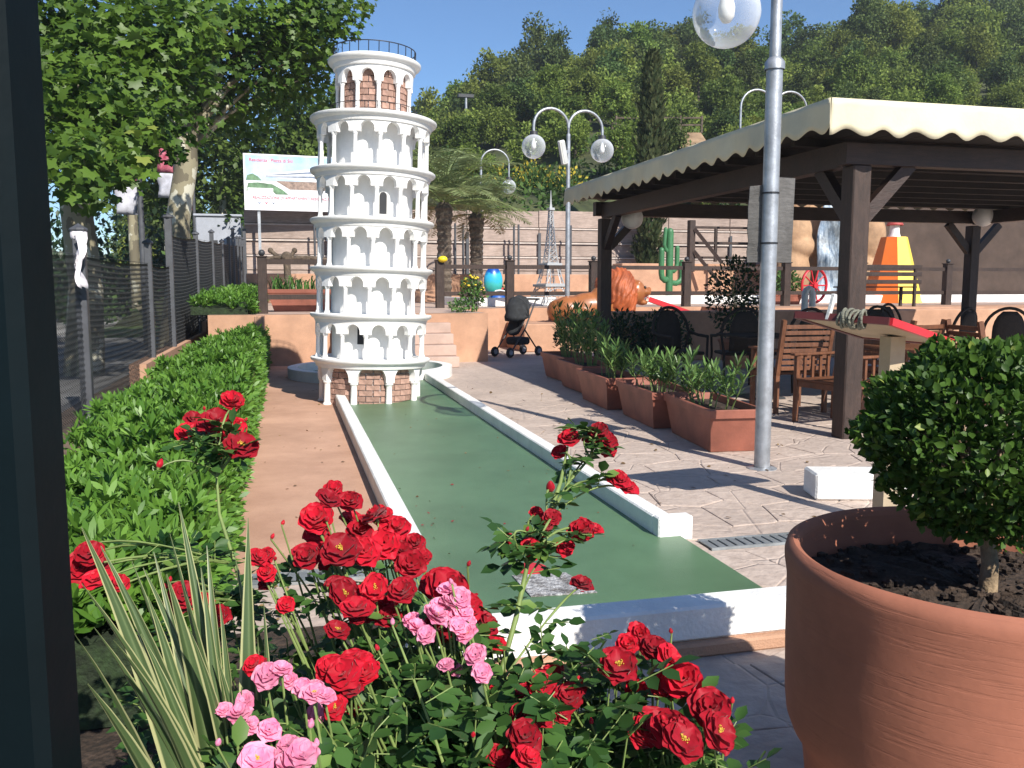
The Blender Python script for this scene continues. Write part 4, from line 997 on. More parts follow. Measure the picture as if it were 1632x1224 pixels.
t = thing("rope_coil", "coil of pale rope looped over the red-edged board", "rope", A.lerp(B,.62)[:])
dr = (B-A).normalized(); up = Vector((0,0,1)); sd = dr.cross(up)
for i in range(9):
    o = dr*(-.06+.015*i+random.uniform(-.004,.004)); b = MB(); pts = [o+(sd*(math.cos(a)*(.042+.006*((i*7)%3)))+dr*(.012*math.sin(a+i))+up*(.012+math.sin(a)*(.036+.006*((i*5)%3)))) for a in [2*math.pi*k/18 for k in range(19)]]
    b.tube(pts, .007, 6, caps=False); b.build("rope_turn", mat("pale_rope", (.22,.22,.17), .9, .25, 60, .6, 90), t, smooth=60)
b = MB(); b.bar(dr*-.13+up*.0, dr*-.10+up*.13, .03, .015); b.build("cleat", M_white, t)
t = thing("white_block", "low white concrete block on the paving left of the terracotta pot", "kerb block", (3.35,4.62,.009), rad(-16))
MB().bbox(-.26,.30,-.12,.13,0,.16,.012).build("block", M_white, t)

# pushchair
t = thing("pushchair", "dark grey folding pushchair parked by the steps below the terrace", "pushchair", (4.1,15.6,0), rad(-60))
M_fab = mat("dark_grey_fabric", (.028,.03,.034), .9, .3, 20, .4, 60)
for sx in (-.2,.2):
    MB().tube([(sx,-.35,.1),(sx,.0,.5),(sx,.28,1.02),(sx*.9,.4,1.05)], .014, 8).build("frame_tube", M_dark, t, smooth=60)
    MB().tube([(sx,.35,.1),(sx,.0,.5)], .014, 8).build("frame_tube", M_dark, t, smooth=60)
    for y in (-.37,.36):
        b = MB(); b.lathe([(.05,-.025),(.085,-.02),(.095,0),(.085,.02),(.05,.025)], 18); b.xform(Matrix.Translation((sx,y,.1)) @ Matrix.Rotation(rad(90),4,'Y')); w = b.build("wheel", M_black, t, smooth=50)
        b = MB(); b.lathe([(.001,-.03),(.045,-.03),(.045,.03),(.001,.03)], 12); b.xform(Matrix.Translation((sx,y,.1)) @ Matrix.Rotation(rad(90),4,'Y')); b.build("hub", mat("grey_plastic", (.3,.3,.32), .5, .1), w)
b = MB(); vs = []
for i in range(9):
    s = i/8
    for j in range(7):
        u = j/6-.5; vs.append((u*.4, .18-.3*s+.02*math.sin(u*9), .98-.5*s-.08*(1-4*u*u)*(.4+.6*s)))
b.add(vs, [(i*7+j,(i+1)*7+j,(i+1)*7+j+1,i*7+j+1) for i in range(8) for j in range(6)]); o = b.build("seat", M_fab, t, smooth=60); o.modifiers.new("thickness",'SOLIDIFY').thickness = .02
b = MB(); vs = []
for i in range(11):
    a = rad(-10+125*i/10)
    for j in range(9):
        u = math.pi*j/8; fold = .015*math.sin(i*2.4)
        vs.append(((.25+fold)*math.cos(u), .12-(.36+fold)*math.cos(a)*math.sin(u)*.8-.06, .72+(.40+fold)*math.sin(a)*math.sin(u)**.5))
b.add(vs, [(i*9+j,(i+1)*9+j,(i+1)*9+j+1,i*9+j+1) for i in range(10) for j in range(8)]); o = b.build("hood", mat("grey_hood", (.03,.032,.035), .9, .25, 15, .4, 50), t, smooth=50); o.modifiers.new("thickness",'SOLIDIFY').thickness = .008
b = MB(); b.tube([(-.18,.4,1.05),(.18,.4,1.05)], .018, 8); b.build("handle", M_black, t)
b = MB(); b.bbox(-.17,.17,-.15,.2,.22,.36,.04); b.build("basket", M_fab, t)

# ================================================================ TERRACE: TIMBER FENCE
def tfence(label, pts, post_h, rails, z=.83, w=.15, skipb=()):
    t = thing("timber_fence", label, "fence", (0,0,0), group="brown timber fences on the terrace")
    for i, (x, y) in enumerate(pts):
        p = MB().bbox(-w/2,w/2,-w/2,w/2,0,post_h,.008).build("post", M_brownwood, t); p.location = (x,y,z)
        MB().bbox(-w*.6,w*.6,-w*.6,w*.6,post_h,post_h+.025,.006).build("post_cap", M_brownwood, p)
        b = MB(); b.sphere((0,0,post_h+.075), .055, 14, 8); b.build("ball", M_dark, p, smooth=80)
    for (a, c) in zip(pts[:-1], pts[1:]):
        for h in rails:
            b = MB(); b.bar((a[0],a[1],z+h),(c[0],c[1],z+h),.05,.085); b.build("rail", M_brownwood, t)
tfence("brown timber fence with ball finials left of the white tower", [(-.36,15.2),(1.0,15.2)], .93, (.86,.28), w=.15)
tfence("brown timber fence with ball finials running behind the orange lion", [(3.12,18.2),(4.62,18.2),(6.5,18.2),(8.7,18.2),(11.2,18.2),(13.2,18.2),(15.6,18.2),(18.6,18.2)], .98, (.86,.30), w=.17)
t = thing("yellow_ball", "yellow ball on top of the fence post right of the white tower", "ball", (3.17,18.1,1.84))
b = MB(); b.sphere((0,0,0), .085, 16, 10, (1.2,1.2,.8)); b.build("ball", mat("yellow_paint", (.8,.6,.02), .4, .08), t, smooth=80)

# timber handrail with braces on the upper level
t = thing("timber_handrail", "brown timber handrail with diagonal braces above the cactus planter", "handrail", (0,0,0))
for x, h in ((11.6,1.5),(13.6,1.45)):
    MB().bbox(x-.09,x+.09,23.9,24.1,1.7,1.7+h,.01).build("post", M_brownwood, t)
MB().bbox(12.35,12.43,23.96,24.04,2.0,2.98,.006).build("baluster", M_brownwood, t)
for z in (3.0,2.55,2.12): MB().bbox(11.6,13.6,23.97,24.03,z-.035,z+.035,.006).build("rail", M_brownwood, t)
for z in (2.95,2.3):
    b = MB(); b.bar((11.65,23.9,z),(12.3,23.4,z-1.0),.07,.1); b.build("brace", M_brownwood, t)

# orange walls on the terrace
def rwall(label, x0, x1, y0, y1, z0, z1, m=M_render):
    t = thing("rendered_wall", label, "wall", (0,0,0)); MB().bbox(x0,x1,y0,y1,z0,z1,.02).build("wall_body", m, t); return t
rwall("low orange planter wall behind the palms and the small lattice tower", -1.0, 9.4, 24.6, 25.0, .83, 1.62)
rwall("orange planter wall under the timber handrail", 9.6, 14.2, 24.4, 25.2, .83, 1.95)
rwall("long white concrete kerb on the terrace behind the timber fence", 8.6, 20, 20.2, 20.45, .83, 1.05, M_white)
t = thing("wide_bench_wall", "low orange wall behind the cafe chairs in the shade of the pergola", "wall")
MB().bbox(5.4,20,14.0,14.3,0,.86,.02).build("wall_body", M_render, t)
t = thing("terrace_lane", "white-kerbed minigolf lane on the terrace beside the lattice tower", "minigolf lane", (5.05,19.2,.834), rad(14))
MB().bbox(-.9,.9,-.06,.06,0,.2,.01).build("kerb", M_white, t); MB().bbox(-.98,-.905,-.06,2.2,0,.2,.01).build("kerb", M_white, t); MB().bbox(.905,.98,-.06,2.2,0,.2,.01).build("kerb", M_white, t)
MB().box(-.9,.9,.06,2.2,.002,.012).build("playing_surface", M_terrace, t)

# trough with arching leaves, pollarded tree behind
t = thing("long_trough", "long terracotta trough on the terrace left of the white tower", "planter", (.42,16.4,.834), rad(90))
trough_mesh(1.5, .5, .40, "trough", t, M_trough)
def strap_plant(name, label, loc, n, ln, w, sx, sy, m, cat="plant", up=1.1):
    t = thing(name, label, cat, loc); parts = []; V, F, r = [], [], []
    for i in range(n):
        x, y = random.uniform(-sx,sx), random.uniform(-sy,sy); a = random.random()*6.283; L = ln*random.uniform(.6,1.1)
        d = Vector((math.cos(a),math.sin(a),0)); e = random.uniform(.35,.9)
        pts = bez((x,y,0), Vector((x,y,0))+d*L*.3*e+Vector((0,0,L*up)), Vector((x,y,0))+d*L*e+Vector((0,0,L*random.uniform(.25,.8))), 6); sd = d.cross(Vector((0,0,1))); tone = random.random(); o = len(V)
        for k, p in enumerate(pts):
            ww = w*(1-(k/5)**2)+.001; V += [(p-sd*ww)[:], (p+sd*ww)[:]]; r += [tone,tone]
        for k in range(5): F += [(o+2*k,o+2*k+1,o+2*k+3),(o+2*k,o+2*k+3,o+2*k+2)]
    link("leaves", npmesh("leaves", np.array(V), np.array(F), np.array(r), m), t); return t
M_strap = leafmat("strap_leaf", (.03,.09,.02), (.13,.26,.06), .4, .25)
strap_plant("agapanthus", "arching strap-leaved plants filling the long terracotta trough", (.42,16.4,1.17), 150, .38, .014, .66, .14, M_strap)
t = thing("pollarded_tree", "small pollarded tree stump with knobbly arms behind the long trough", "tree", (.05,20.5,.83))
b = MB(); b.tube([(0,0,0),(.02,0,.5),(0,0,1.05)], [.09,.075,.08], 8); b.sphere((0,0,1.1), .13, 9, 6)
for a, l in ((0,.95),(180,.45),(60,.35),(150,.4),(20,.5)):
    d = Vector((math.cos(rad(a)),0.2,0)); b.tube([Vector((0,0,1.08)), d*l*.5+Vector((0,0,1.1)), d*l+Vector((0,0,1.05+(.2 if a in (60,150) else 0)))], [.06,.05,.045], 7); b.sphere(d*l+Vector((0,0,1.05+(.2 if a in (60,150) else 0))), .065, 7, 5)
b.build("trunk", M_bark, t, smooth=60)

# yellow flowering plant in the bed right of the steps
def leafy(name, label, loc, h, r, n, ls, m, cat="plant", flower=None, nf=0, fs=.02, group=None, stems=8):
    t = thing(name, label, cat, loc, group=group); sb = MB()
    for i in range(stems):
        a = random.random()*6.283; q = r*random.random(); sb.tube(bez((q*.2*math.cos(a),q*.2*math.sin(a),0),(q*.3*math.cos(a),q*.3*math.sin(a),h*.5),(q*math.cos(a),q*math.sin(a),h*random.uniform(.7,.95)),5), [.007,.006,.005,.004,.003], 5)
    sb.build("stems", M_green_stem, t)
    d = rdir(n); rr = rng.random(n)**.4; P = d*rr[:,None]*np.array([r,r,h*.5])+np.array([0,0,h*.55]); A = unit(d+rng.normal(size=(n,3))*.6+np.array([0,0,.2])); L = ls*rng.uniform(.7,1.2,n)
    V, F, q = leaves(LEAF_OVAL, P, A, d*.6+np.array([0,0,.6])+rng.normal(size=(n,3))*.4, L, L*.65); link("foliage", npmesh("foliage", V, F, q, m), t)
    if nf:
        fb = MB()
        for i in range(nf):
            v = rdir(1)[0]; v[2] = abs(v[2])*.9+.1; p = Vector((v[0]*r*.9, v[1]*r*.9, h*.55+v[2]*h*.5)); fb.sphere(p, fs*random.uniform(.6,1.1), 6, 4, (1,1,.6))
        stuff(fb.build("blossom", flower, t))
    return t
M_shrub = leafmat("shrub_leaf", (.03,.08,.018), (.11,.22,.05), .45, .25)
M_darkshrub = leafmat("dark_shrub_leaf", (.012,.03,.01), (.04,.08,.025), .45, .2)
M_yfl = mat("yellow_blossom", (.75,.55,.04), .7, .15, 40); M_rfl = mat("red_blossom", (.5,.03,.03), .7, .15, 40)
leafy("flowering_plant", "leafy plant with yellow flowers in the bed beside the garden steps", (3.2,15.3,.83), .62, .22, 420, .07, M_shrub, flower=M_yfl, nf=26, fs=.03)
leafy("flowering_plant", "small green plant at the foot of the yellow-flowered plant", (2.95,15.1,.83), .22, .24, 200, .06, M_shrub)
leafy("flowering_plant", "red-flowered prickly plant beside the small lattice tower", (4.9,20.2,.83), .55, .3, 150, .12, M_shrub, flower=M_rfl, nf=12, fs=.05)
t = thing("orange_pot", "orange pot of the dark shrub in the shade under the pergola", "pot", (6.9,12.6,0)); b = MB(); b.lathe([(.001,0),(.18,0),(.26,.4),(.28,.42),(.28,.46),(.24,.46),(.23,.40),(.001,.4)], 24); b.build("pot_body", M_terra, t, smooth=40)
leafy("potted_shrub", "dark leafy shrub in the shade behind the cafe chairs", (6.9,12.6,.4), 1.3, .5, 1500, .07, M_darkshrub, "shrub", stems=14)
# row of dark bushes along the foot of the terrace wall behind the pergola
for i, (x, y) in enumerate(((4.6,13.3),(5.3,13.5),(6.0,13.4))):
    leafy("low_shrub", ["dark low shrub below the orange lion's hindquarters","dark low shrub below the orange lion's mane","dark low shrub below the orange lion's muzzle"][i], (x,y,0), .85, .5, 900, .08, M_darkshrub, "shrub", group="dark shrubs below the lion")

# ================================================================ LION
t = thing("lion_figure", "lying orange lion figure with open mouth and shaggy mane on the terrace edge", "lion figure", (6.4,17.2,.54), rad(-6)); t.scale = (1.02,1.1,1.2)
def blob(spheres, vox, smooth_it=6):
    b = MB()
    for (c, r, sc) in spheres: b.sphere(c, r, 20, 14, sc)
    me = bpy.data.meshes.new("tmp"); me.from_pydata(b.v, [], b.f); me.update(); o = bpy.data.objects.new("tmp", me); col.objects.link(o)
    m = o.modifiers.new("r",'REMESH'); m.mode = 'VOXEL'; m.voxel_size = vox
    s = o.modifiers.new("s",'SMOOTH'); s.factor = .5; s.iterations = smooth_it
    dg = bpy.context.evaluated_depsgraph_get(); out = bpy.data.meshes.new_from_object(o.evaluated_get(dg)); bpy.data.objects.remove(o); bpy.data.meshes.remove(me)
    out.polygons.foreach_set("use_smooth", [True]*len(out.polygons)); return out
M_lion = mat("tan_lion_paint", (.37,.13,.04), .4, .2, 3, .1, 20, coat=.2); M_mane = mat("orange_mane_paint", (.42,.10,.03), .6, .3, 6, .3, 20)
body = blob([((-.75,0,.22),.30,(1.1,.9,.8)),((-.95,.05,.20),.24,(1,1,.85)),((-.35,0,.26),.30,(1.5,.9,.85)),((.1,0,.35),.36,(1.2,.9,1)),((-.6,-.28,.12),.14,(1.8,.7,.8)),((.3,-.3,.10),.12,(2,.8,.8)),((.65,-.3,.08),.10,(1.6,.9,.7)),((.3,.3,.10),.12,(2,.8,.8)),((.65,.3,.08),.10,(1.6,.9,.7))], .035)
body.materials.append(M_lion); link("body", body, t)
# mane: shaggy ridged shell
mane = blob([((.28,0,.48),.46,(.85,.95,1.0)),((.15,0,.62),.36,(1,.9,.8)),((.35,0,.30),.36,(.8,1,.8))], .022, 4)
import mathutils
for v in mane.vertices:
    p = v.co; a = math.atan2(p.z-.48, p.y); q = math.sin(p.x*34+3*math.sin(a*2.3)+1.6*math.sin(a*7+p.x*9)); r_ = .014*q+.010*math.sin(p.x*71+a*9+2*math.sin(a*5))
    d = Vector((p.x*.2, p.y, p.z-.45)).normalized(); v.co = p+d*r_
mane.materials.append(M_mane); link("mane", mane, t)
face = blob([((.62,0,.52),.22,(1,1,1)),((.80,0,.52),.15,(1.1,1,.6)),((.78,0,.34),.10,(1.2,1,.5)),((.66,-.13,.66),.06,(1,1,1)),((.66,.13,.66),.06,(1,1,1)),((.92,0,.57),.05,(1,1.3,.8))], .02, 3)
face.materials.append(M_lion); fo = link("face", face, t)
b = MB()
for sy in (-.06,.06): b.lathe([(.001,-.06),(.02,0),(.022,.01)], 8, (.9,sy,.46)); b.lathe([(.022,-.01),(.018,0),(.001,.05)], 8, (.88,sy*.9,.375))
stuff(b.build("teeth", mat("ivory_paint", (.8,.76,.6), .4, .05), fo))
b = MB(); b.sphere((.80,-.12,.60), .028, 10, 7); b.sphere((.80,.12,.60), .028, 10, 7); b.build("eyes", M_black, fo)
t = thing("red_ramp", "red chute sloping down from the lion's open mouth", "chute", (7.4,17.1,.98), rad(-8))
for y in (-.10,.10):
    b = MB(); b.bar((-.08,y,.04),(1.9,y,-.62),.02,.1); b.build("side_rail", M_redp, t)
b = MB(); b.bar((-.08,0,-.0),(1.9,0,-.66),.18,.02); b.build("chute_bed", M_redp, t)
b = MB(); b.bar((.35,0,-.85),(.35,0,-.15),.06,.12); b.build("prop", mat("cream_paint", (.7,.62,.4), .6, .1), t)
t = thing("lion_plinth", "orange rendered ledge carrying the lion figure", "plinth", (0,0,0)); MB().bbox(4.5,8.5,16.55,18.0,.0,.55,.02).build("ledge", M_render, t)

# ================================================================ LATTICE TOWER (small iron tower model)
t = thing("lattice_tower", "small grey metal lattice tower model behind the timber fence", "model tower", (5.95,19.6,.84), rad(14))
M_lat = mat("grey_lattice_paint", (.42,.43,.44), .5, .1, 8, metal=.2)
H = 2.55
def ew(z): s = z/H; return .40*math.exp(-3.6*s)*.95+.035*(1-s)+.012
lev = [0,.22,.42,.5,.7,.9,.98,1.12,1.26,1.4,1.54,1.68,1.82,1.96,2.1,2.22]
for sx in (-1,1):
    for sy in (-1,1):
        b = MB(); b.tube([(sx*ew(z),sy*ew(z),z) for z in lev], .013, 5); b.build("leg", M_lat, t)
        b = MB(); b.tube([(sx*ew(z)*.62 if z < .95 else sx*ew(z)*.5, sy*ew(z), z) for z in lev[:7]], .009, 4); b.build("inner_leg", M_lat, t)
for k, (z0, z1) in enumerate(zip(lev[:-1], lev[1:])):
    b = MB(); a0, a1 = ew(z0), ew(z1)
    for (s1, s2) in (((-1,-1),(1,-1)),((1,-1),(1,1)),((1,1),(-1,1)),((-1,1),(-1,-1))):
        P0 = Vector((s1[0]*a0,s1[1]*a0,z0)); P1 = Vector((s2[0]*a0,s2[1]*a0,z0)); Q0 = Vector((s1[0]*a1,s1[1]*a1,z1)); Q1 = Vector((s2[0]*a1,s2[1]*a1,z1))
        if z0 > .95: b.tube([P0,Q1], .007, 4); b.tube([P1,Q0], .007, 4)
        else:
            b.tube([P0,P0.lerp(P1,.19)+(Q0-P0)], .006, 4); b.tube([P0.lerp(P1,.19),Q0], .006, 4); b.tube([P1,P1.lerp(P0,.19)+(Q1-P1)], .006, 4); b.tube([P1.lerp(P0,.19),Q1], .006, 4)
        b.tube([Q0,Q1], .008, 4)
    b.build("cross_bracing", M_lat, t); t.children if False else None
for z, w in ((.46,.30),(.94,.20),(2.2,.07)):
    MB().bbox(-w,w,-w,w,z-.03,z+.03,.006).build("platform", M_lat, t)
b = MB(); b.tube([(0,0,2.2),(0,0,2.36),(0,0,2.62)], [.04,.02,.006], 6); b.build("spire", M_lat, t)
b = MB()
for sgn in (-1,1):
    b.tube([(-.30*math.cos(a),sgn*.345,.14+.26*math.sin(a)) for a in [math.pi*i/12 for i in range(13)]], .011, 5)
b.build("arch", M_lat, t)

# blue painted obstacle
t = thing("blue_figure", "blue and turquoise painted oval obstacle behind the fence post", "obstacle", (4.52,19.3,.834))
def bandmat():
    m = bpy.data.materials.new("sea_paint"); m.use_nodes = True; nt = m.node_tree; b = nt.nodes["Principled BSDF"]; tc = nt.nodes.new("ShaderNodeTexCoord"); sp = nt.nodes.new("ShaderNodeSeparateXYZ")
    n = nt.nodes.new("ShaderNodeTexNoise"); n.inputs["Scale"].default_value = 9; n.inputs["Detail"].default_value = 5; ad = nt.nodes.new("ShaderNodeMath"); ad.operation = 'MULTIPLY_ADD'; ad.inputs[1].default_value = .22
    nt.links.new(tc.outputs["Object"], n.inputs["Vector"]); nt.links.new(tc.outputs["Object"], sp.inputs[0]); nt.links.new(n.outputs[0], ad.inputs[0]); nt.links.new(sp.outputs[2], ad.inputs[2])
    r = nt.nodes.new("ShaderNodeValToRGB"); e = r.color_ramp.elements; e[0].position = .0; e[0].color = (.01,.08,.35,1); e[1].position = 1; e[1].color = (.005,.06,.32,1)
    for p, c in ((.4,(.01,.1,.4,1)),(.45,(.03,.25,.2,1)),(.6,(.05,.42,.4,1)),(.68,(.03,.4,.6,1)),(.82,(.04,.42,.7,1)),(.88,(.005,.07,.35,1))): x = e.new(p); x.color = c
    nt.links.new(ad.outputs[0], r.inputs[0]); nt.links.new(r.outputs[0], b.inputs["Base Color"]); b.inputs["Roughness"].default_value = .35; return m
b = MB(); b.sphere((0,0,.55), .36, 24, 16, (.6,.45,.95)); b.build("shell", bandmat(), t, smooth=80)
b = MB(); b.sphere((.1,-.05,.14), .22, 16, 10, (1,.7,.75)); b.build("base", mat("deep_blue_paint", (.01,.09,.4), .4, .3, 6), t, smooth=80)
b = MB(); b.tube([(.25*math.cos(a)+.1,-.22,.14+.22*math.sin(a)) for a in [math.pi*i/10 for i in range(11)]], .02, 6); b.build("rim", M_white, t, smooth=60)

# cactus figure
t = thing("cactus_figure", "green upright cactus figure with four arms on the terrace", "cactus", (9.65,21.2,.84), rad(14)); t.scale = (.72,.72,.86)
M_cac = mat("cactus_green", (.045,.165,.065), .5, .15, 6, .2, 30)
def ctube(pts, r, nm):
    b = MB(); b.tube(pts, r, 14, caps=False); b.sphere(pts[-1], r[-1] if isinstance(r,list) else r, 14, 8); b.build(nm, M_cac, t, smooth=60)
ctube([(0,0,0),(0,0,1.0),(0,0,2.12)], .13, "stem")
def arm(x, z, up, r=.10):
    ctube([(0,0,z),(x*.6,0,z-.02),(x*.9,0,z+.05),(x,0,z+.18),(x,0,z+up)], r, "arm")
arm(-.36,.72,.85); arm(.34,1.0,.65,.085); arm(.55,.62,.6,.085)
ctube([(0,0,1.5),(-.2,0,1.62),(-.25,0,1.75),(-.2,0,2.2)], .07, "arm"); 

# small stepped orange/yellow tower with red cap
t = thing("pyramid_obstacle", "orange and yellow faceted pyramid obstacle seen through the pergola", "obstacle", (15.9,20.6,.84), rad(20))
M_or = mat("orange_paint", (.75,.16,.02), .45, .08, 4); M_ye = mat("lemon_paint", (.85,.62,.08), .45, .08, 4)
n = 8
for k in range(n):
    a0, a1 = 2*math.pi*k/n, 2*math.pi*(k+1)/n; r0, r1, h = .80, .34, 1.75
    b = MB(); b.add([(r0*math.cos(a0),r0*math.sin(a0),0),(r0*math.cos(a1),r0*math.sin(a1),0),(r1*math.cos(a1),r1*math.sin(a1),h),(r1*math.cos(a0),r1*math.sin(a0),h),(0,0,h),(0,0,0)], [(0,1,2,3),(3,2,4),(0,3,4,5),(1,5,4,2),(0,5,1)])
    b.build("facet", (M_or, M_or, M_ye, M_or)[k % 4] if k % 2 == 0 else M_ye if k % 4 == 1 else M_or, t)
t = thing("toadstool_lantern", "white lantern with a red cone cap on top of the faceted pyramid", "lantern", (15.9,20.6,2.595))
b = MB(); b.lathe([(.16,0),(.13,.1),(.12,.28),(.13,.32)], 16); b.build("body", M_white, t, smooth=40)
b = MB(); b.lathe([(.2,.30),(.22,.32),(.12,.5),(.02,.62),(.001,.63)], 16); b.build("cap", mat("brick_red_paint", (.4,.06,.05), .6, .25, 14), t, smooth=40)

# painted rock with waterfall
t = thing("waterfall_rock", "lumpy ochre rock wall with a painted blue waterfall", "rock", (15.4,22.6,.84))
rock = blob([((-1.3,0,.8),.55,(1,.8,1.4)),((-1.25,.0,2.0),.5,(1,.8,1)),((-1.35,0,2.9),.55,(1,.8,1)),((-1.1,-.1,1.55),.4,(1.2,.9,.8)),((0,.4,1.5),1.1,(1.3,.5,1.6)),((1.0,0,.7),.5,(1,.8,1.3)),((1.25,.1,1.9),.6,(.8,.8,1.3)),((1.1,.1,3.0),.6,(.9,.8,1))], .06, 3)
rock.materials.append(mat("ochre_rock", (.42,.26,.15), .9, .25, 2.5, .6, 12)); link("rock_mass", rock, t)
b = MB(); vs = []
for i in range(17):
    s = i/16
    for j in range(9):
        u = j/8-.5; w = .75+.5*(1-s)**2; vs.append((-.35+u*w+.08*math.sin(s*9), -.42-.25*(1-s)-.06*math.cos(u*6)+.05*math.sin(s*14+u*4), .05+2.9*s))
b.add(vs, [(i*9+j,i*9+j+1,(i+1)*9+j+1,(i+1)*9+j) for i in range(16) for j in range(8)])
o = b.build("waterfall", mat("waterfall_paint", (.06,.2,.42), .4, .6, 2.2, .3, 10, c2=(.62,.74,.85), vscale=(5,5,.9)), t, smooth=60); o.modifiers.new("thickness",'SOLIDIFY').thickness = .04
rwall("tall dark brown wall at the back right behind the pergola", 16.6, 34, 24, 24.4, .8, 5.2, mat("dark_brown_render", (.075,.05,.038), .9, .2, 2, .3, 40))
# bench, wheel and small planters seen under the roof
t = thing("garden_bench", "brown timber bench with open back on the terrace right of the front pergola post", "bench", (12.9,17.2,.83), rad(180))
for z in (.55,.72,.88): MB().bbox(-.95,.95,.22,.26,z-.045,z+.045,.006).build("back_slat", M_brownwood, t)
for y in (-.22,-.08,.06): MB().bbox(-.95,.95,y-.06,y+.06,.42,.45,.006).build("seat_slat", M_brownwood, t)
for x in (-.8,.8):
    MB().bbox(x-.03,x+.03,.19,.25,0,.92,.005).build("leg", M_brownwood, t); MB().bbox(x-.03,x+.03,-.26,-.2,0,.42,.005).build("leg", M_brownwood, t)
t = thing("cart_wheel", "red spoked cart wheel leaning in front of the painted rock", "wheel", (12.6,19.2,1.3), rad(14))
pts = [(.42*math.cos(2*math.pi*i/28),0,.42*math.sin(2*math.pi*i/28)) for i in range(29)]
b = MB(); b.tube(pts, .035, 6, caps=False); b.build("rim", M_redp, t, smooth=60)
for i in range(10):
    a = 2*math.pi*i/10; b = MB(); b.tube([(0,0,0),(.41*math.cos(a),0,.41*math.sin(a))], .018, 5); b.build("spoke", M_redp, t)
b = MB(); b.lathe([(.001,-.07),(.07,-.07),(.07,.07),(.001,.07)], 12); b.xform(Matrix.Rotation(rad(90),4,'X')); b.build("hub", M_redp, t)
leafy("terrace_plant", "bright green potted plant beside the red cart wheel", (11.9,19.4,1.05), .6, .4, 500, .1, M_shrub)
t = thing("terrace_planter", "small terracotta planter beside the red cart wheel", "planter", (11.9,19.4,.834), rad(90)); trough_mesh(.8,.4,.28,"t",t)
t = thing("white_vent_pipe", "bent white plastic pipe standing behind the cafe chairs", "pipe", (8.3,12.9,0))
b = MB(); b.tube([(0,0,0),(0,0,1.15),(.02,0,1.22),(.07,0,1.25),(.12,0,1.22),(.14,0,1.15),(.14,0,.95)], .055, 12); b.build("pipe", mat("white_plastic", (.8,.8,.8), .35, .04), t, smooth=60)

# ================================================================ BACK WALL
t = thing("boarded_wall", "long pinkish board-marked retaining wall at the foot of the hill", "wall", (0,28,0))
M_board = mat("weathered_plank", (.40,.31,.265), .9, .22, 3, .5, 18, objrand=.12, vscale=(1,1,9))
M_lip = mat("pale_lip", (.55,.47,.42), .9, .15, 4, .3, 30)
xs = [-1.15,1.15,3.4,5.7,8.1,10.4,12.7,15.0,17.3]; me_b = {}
for i, (a, c) in enumerate(zip(xs[:-1], xs[1:])):
    for k in range(6):
        z0 = .84+.47*k; z1 = z0+.452 if k < 5 else z0+.42+.03*i
        MB().bbox(a+.012, c-.012, .0+.03*(k % 2), .14, z0, z1, .008).build("plank", M_board, t)
        if k in (2,3,4): MB().box(a+.012, c-.012, -.035, .0, z1-.05, z1-.002).build("ledge", M_lip, t)
for x in xs: MB().bbox(x-.05,x+.05,-.08,-.037,.84,3.0,.01).build("stud", M_fpost, t)
MB().box(xs[0],xs[-1],.16,.4,.8,3.5).build("backing", M_lip, t)
for i, x in enumerate((.9,5.2,5.45,7.1,7.25,9.0)):
    tag(link("steel_pole", MB().tube([(0,0,0),(0,0,2.4)], .035, 8).mesh("steel_pole", M_fpost, 50), None, (x,27.4,.83)), ["thin grey steel pole by the wall left of the white tower","thin grey steel pole by the wall behind the left palm","thin grey steel pole by the wall behind the right palm","left of two grey steel poles by the wall near the lattice tower","right of two grey steel poles by the wall near the lattice tower","thin grey steel pole by the wall right of the lattice tower"][i], "pole", "steel poles along the back wall")

# billboard
t = thing("billboard", "white estate billboard with a drawn building standing above the back wall", "billboard", (-1.08,27.2,3.5), rad(4))
W_, H_ = 3.0, 1.62
MB().box(0,W_,0,.05,0,H_).build("panel", mat("billboard_white", (.8,.8,.82), .5, .03), t)
for x in (.4,2.5): MB().box(x-.04,x+.04,.055,.12,-2.7,H_-.1).build("support", M_steel, t)
def flat(poly, m, nm, d=.004):
    b = MB(); n = len(poly); b.add([(x,-d,z) for x,z in poly], [tuple(range(n))]); b.build(nm, m, t)
P_sky = mat("print_sky", (.33,.55,.8), .5, .2, 1.0, c2=(.62,.75,.85)); P_dk = mat("print_dark", (.18,.22,.3), .5, .4, 8); P_gr = mat("print_green", (.12,.22,.12), .6, .5, 6); P_w = mat("print_white", (.82,.82,.84), .5, .03)
P_br = mat("print_brown", (.28,.2,.16), .6, .5, 9); P_red = mat("print_red", (.75,.08,.14), .5, .1)
flat([(.05,.85),(W_-.05,.85),(W_-.05,1.58),(.05,1.58)], P_sky, "printed_sky")
flat([(.6,.98),(.6,1.04),(1.95,1.24),(2.9,1.1),(2.9,.86),(2.0,.86)], P_w, "printed_building", .007)
for dz in (0,.13): flat([(.62,1.0-dz*.3),(.62,1.02-dz*.3),(1.95,1.16-dz),(2.9,1.05-dz),(2.9,1.0-dz),(1.95,1.10-dz)], P_dk, "printed_windows", .010)
flat([(.9,.86),(2.95,.86),(2.95,.62),(1.3,.62)], P_br, "printed_ground", .0055)
flat([(.06,.86),(.1,1.0),(.25,1.05),(.4,.97),(.5,.86)], P_gr, "printed_trees", .0085)
flat([(.06,.55),(.12,.78),(.4,.8),(.8,.76),(1.1,.6),(1.25,.47),(.9,.47),(.8,.55)], P_gr, "printed_trees", .0085)
flat([(.1,.48),(.82,.48),(.82,.64),(.1,.64)], P_w, "printed_caption", .010)
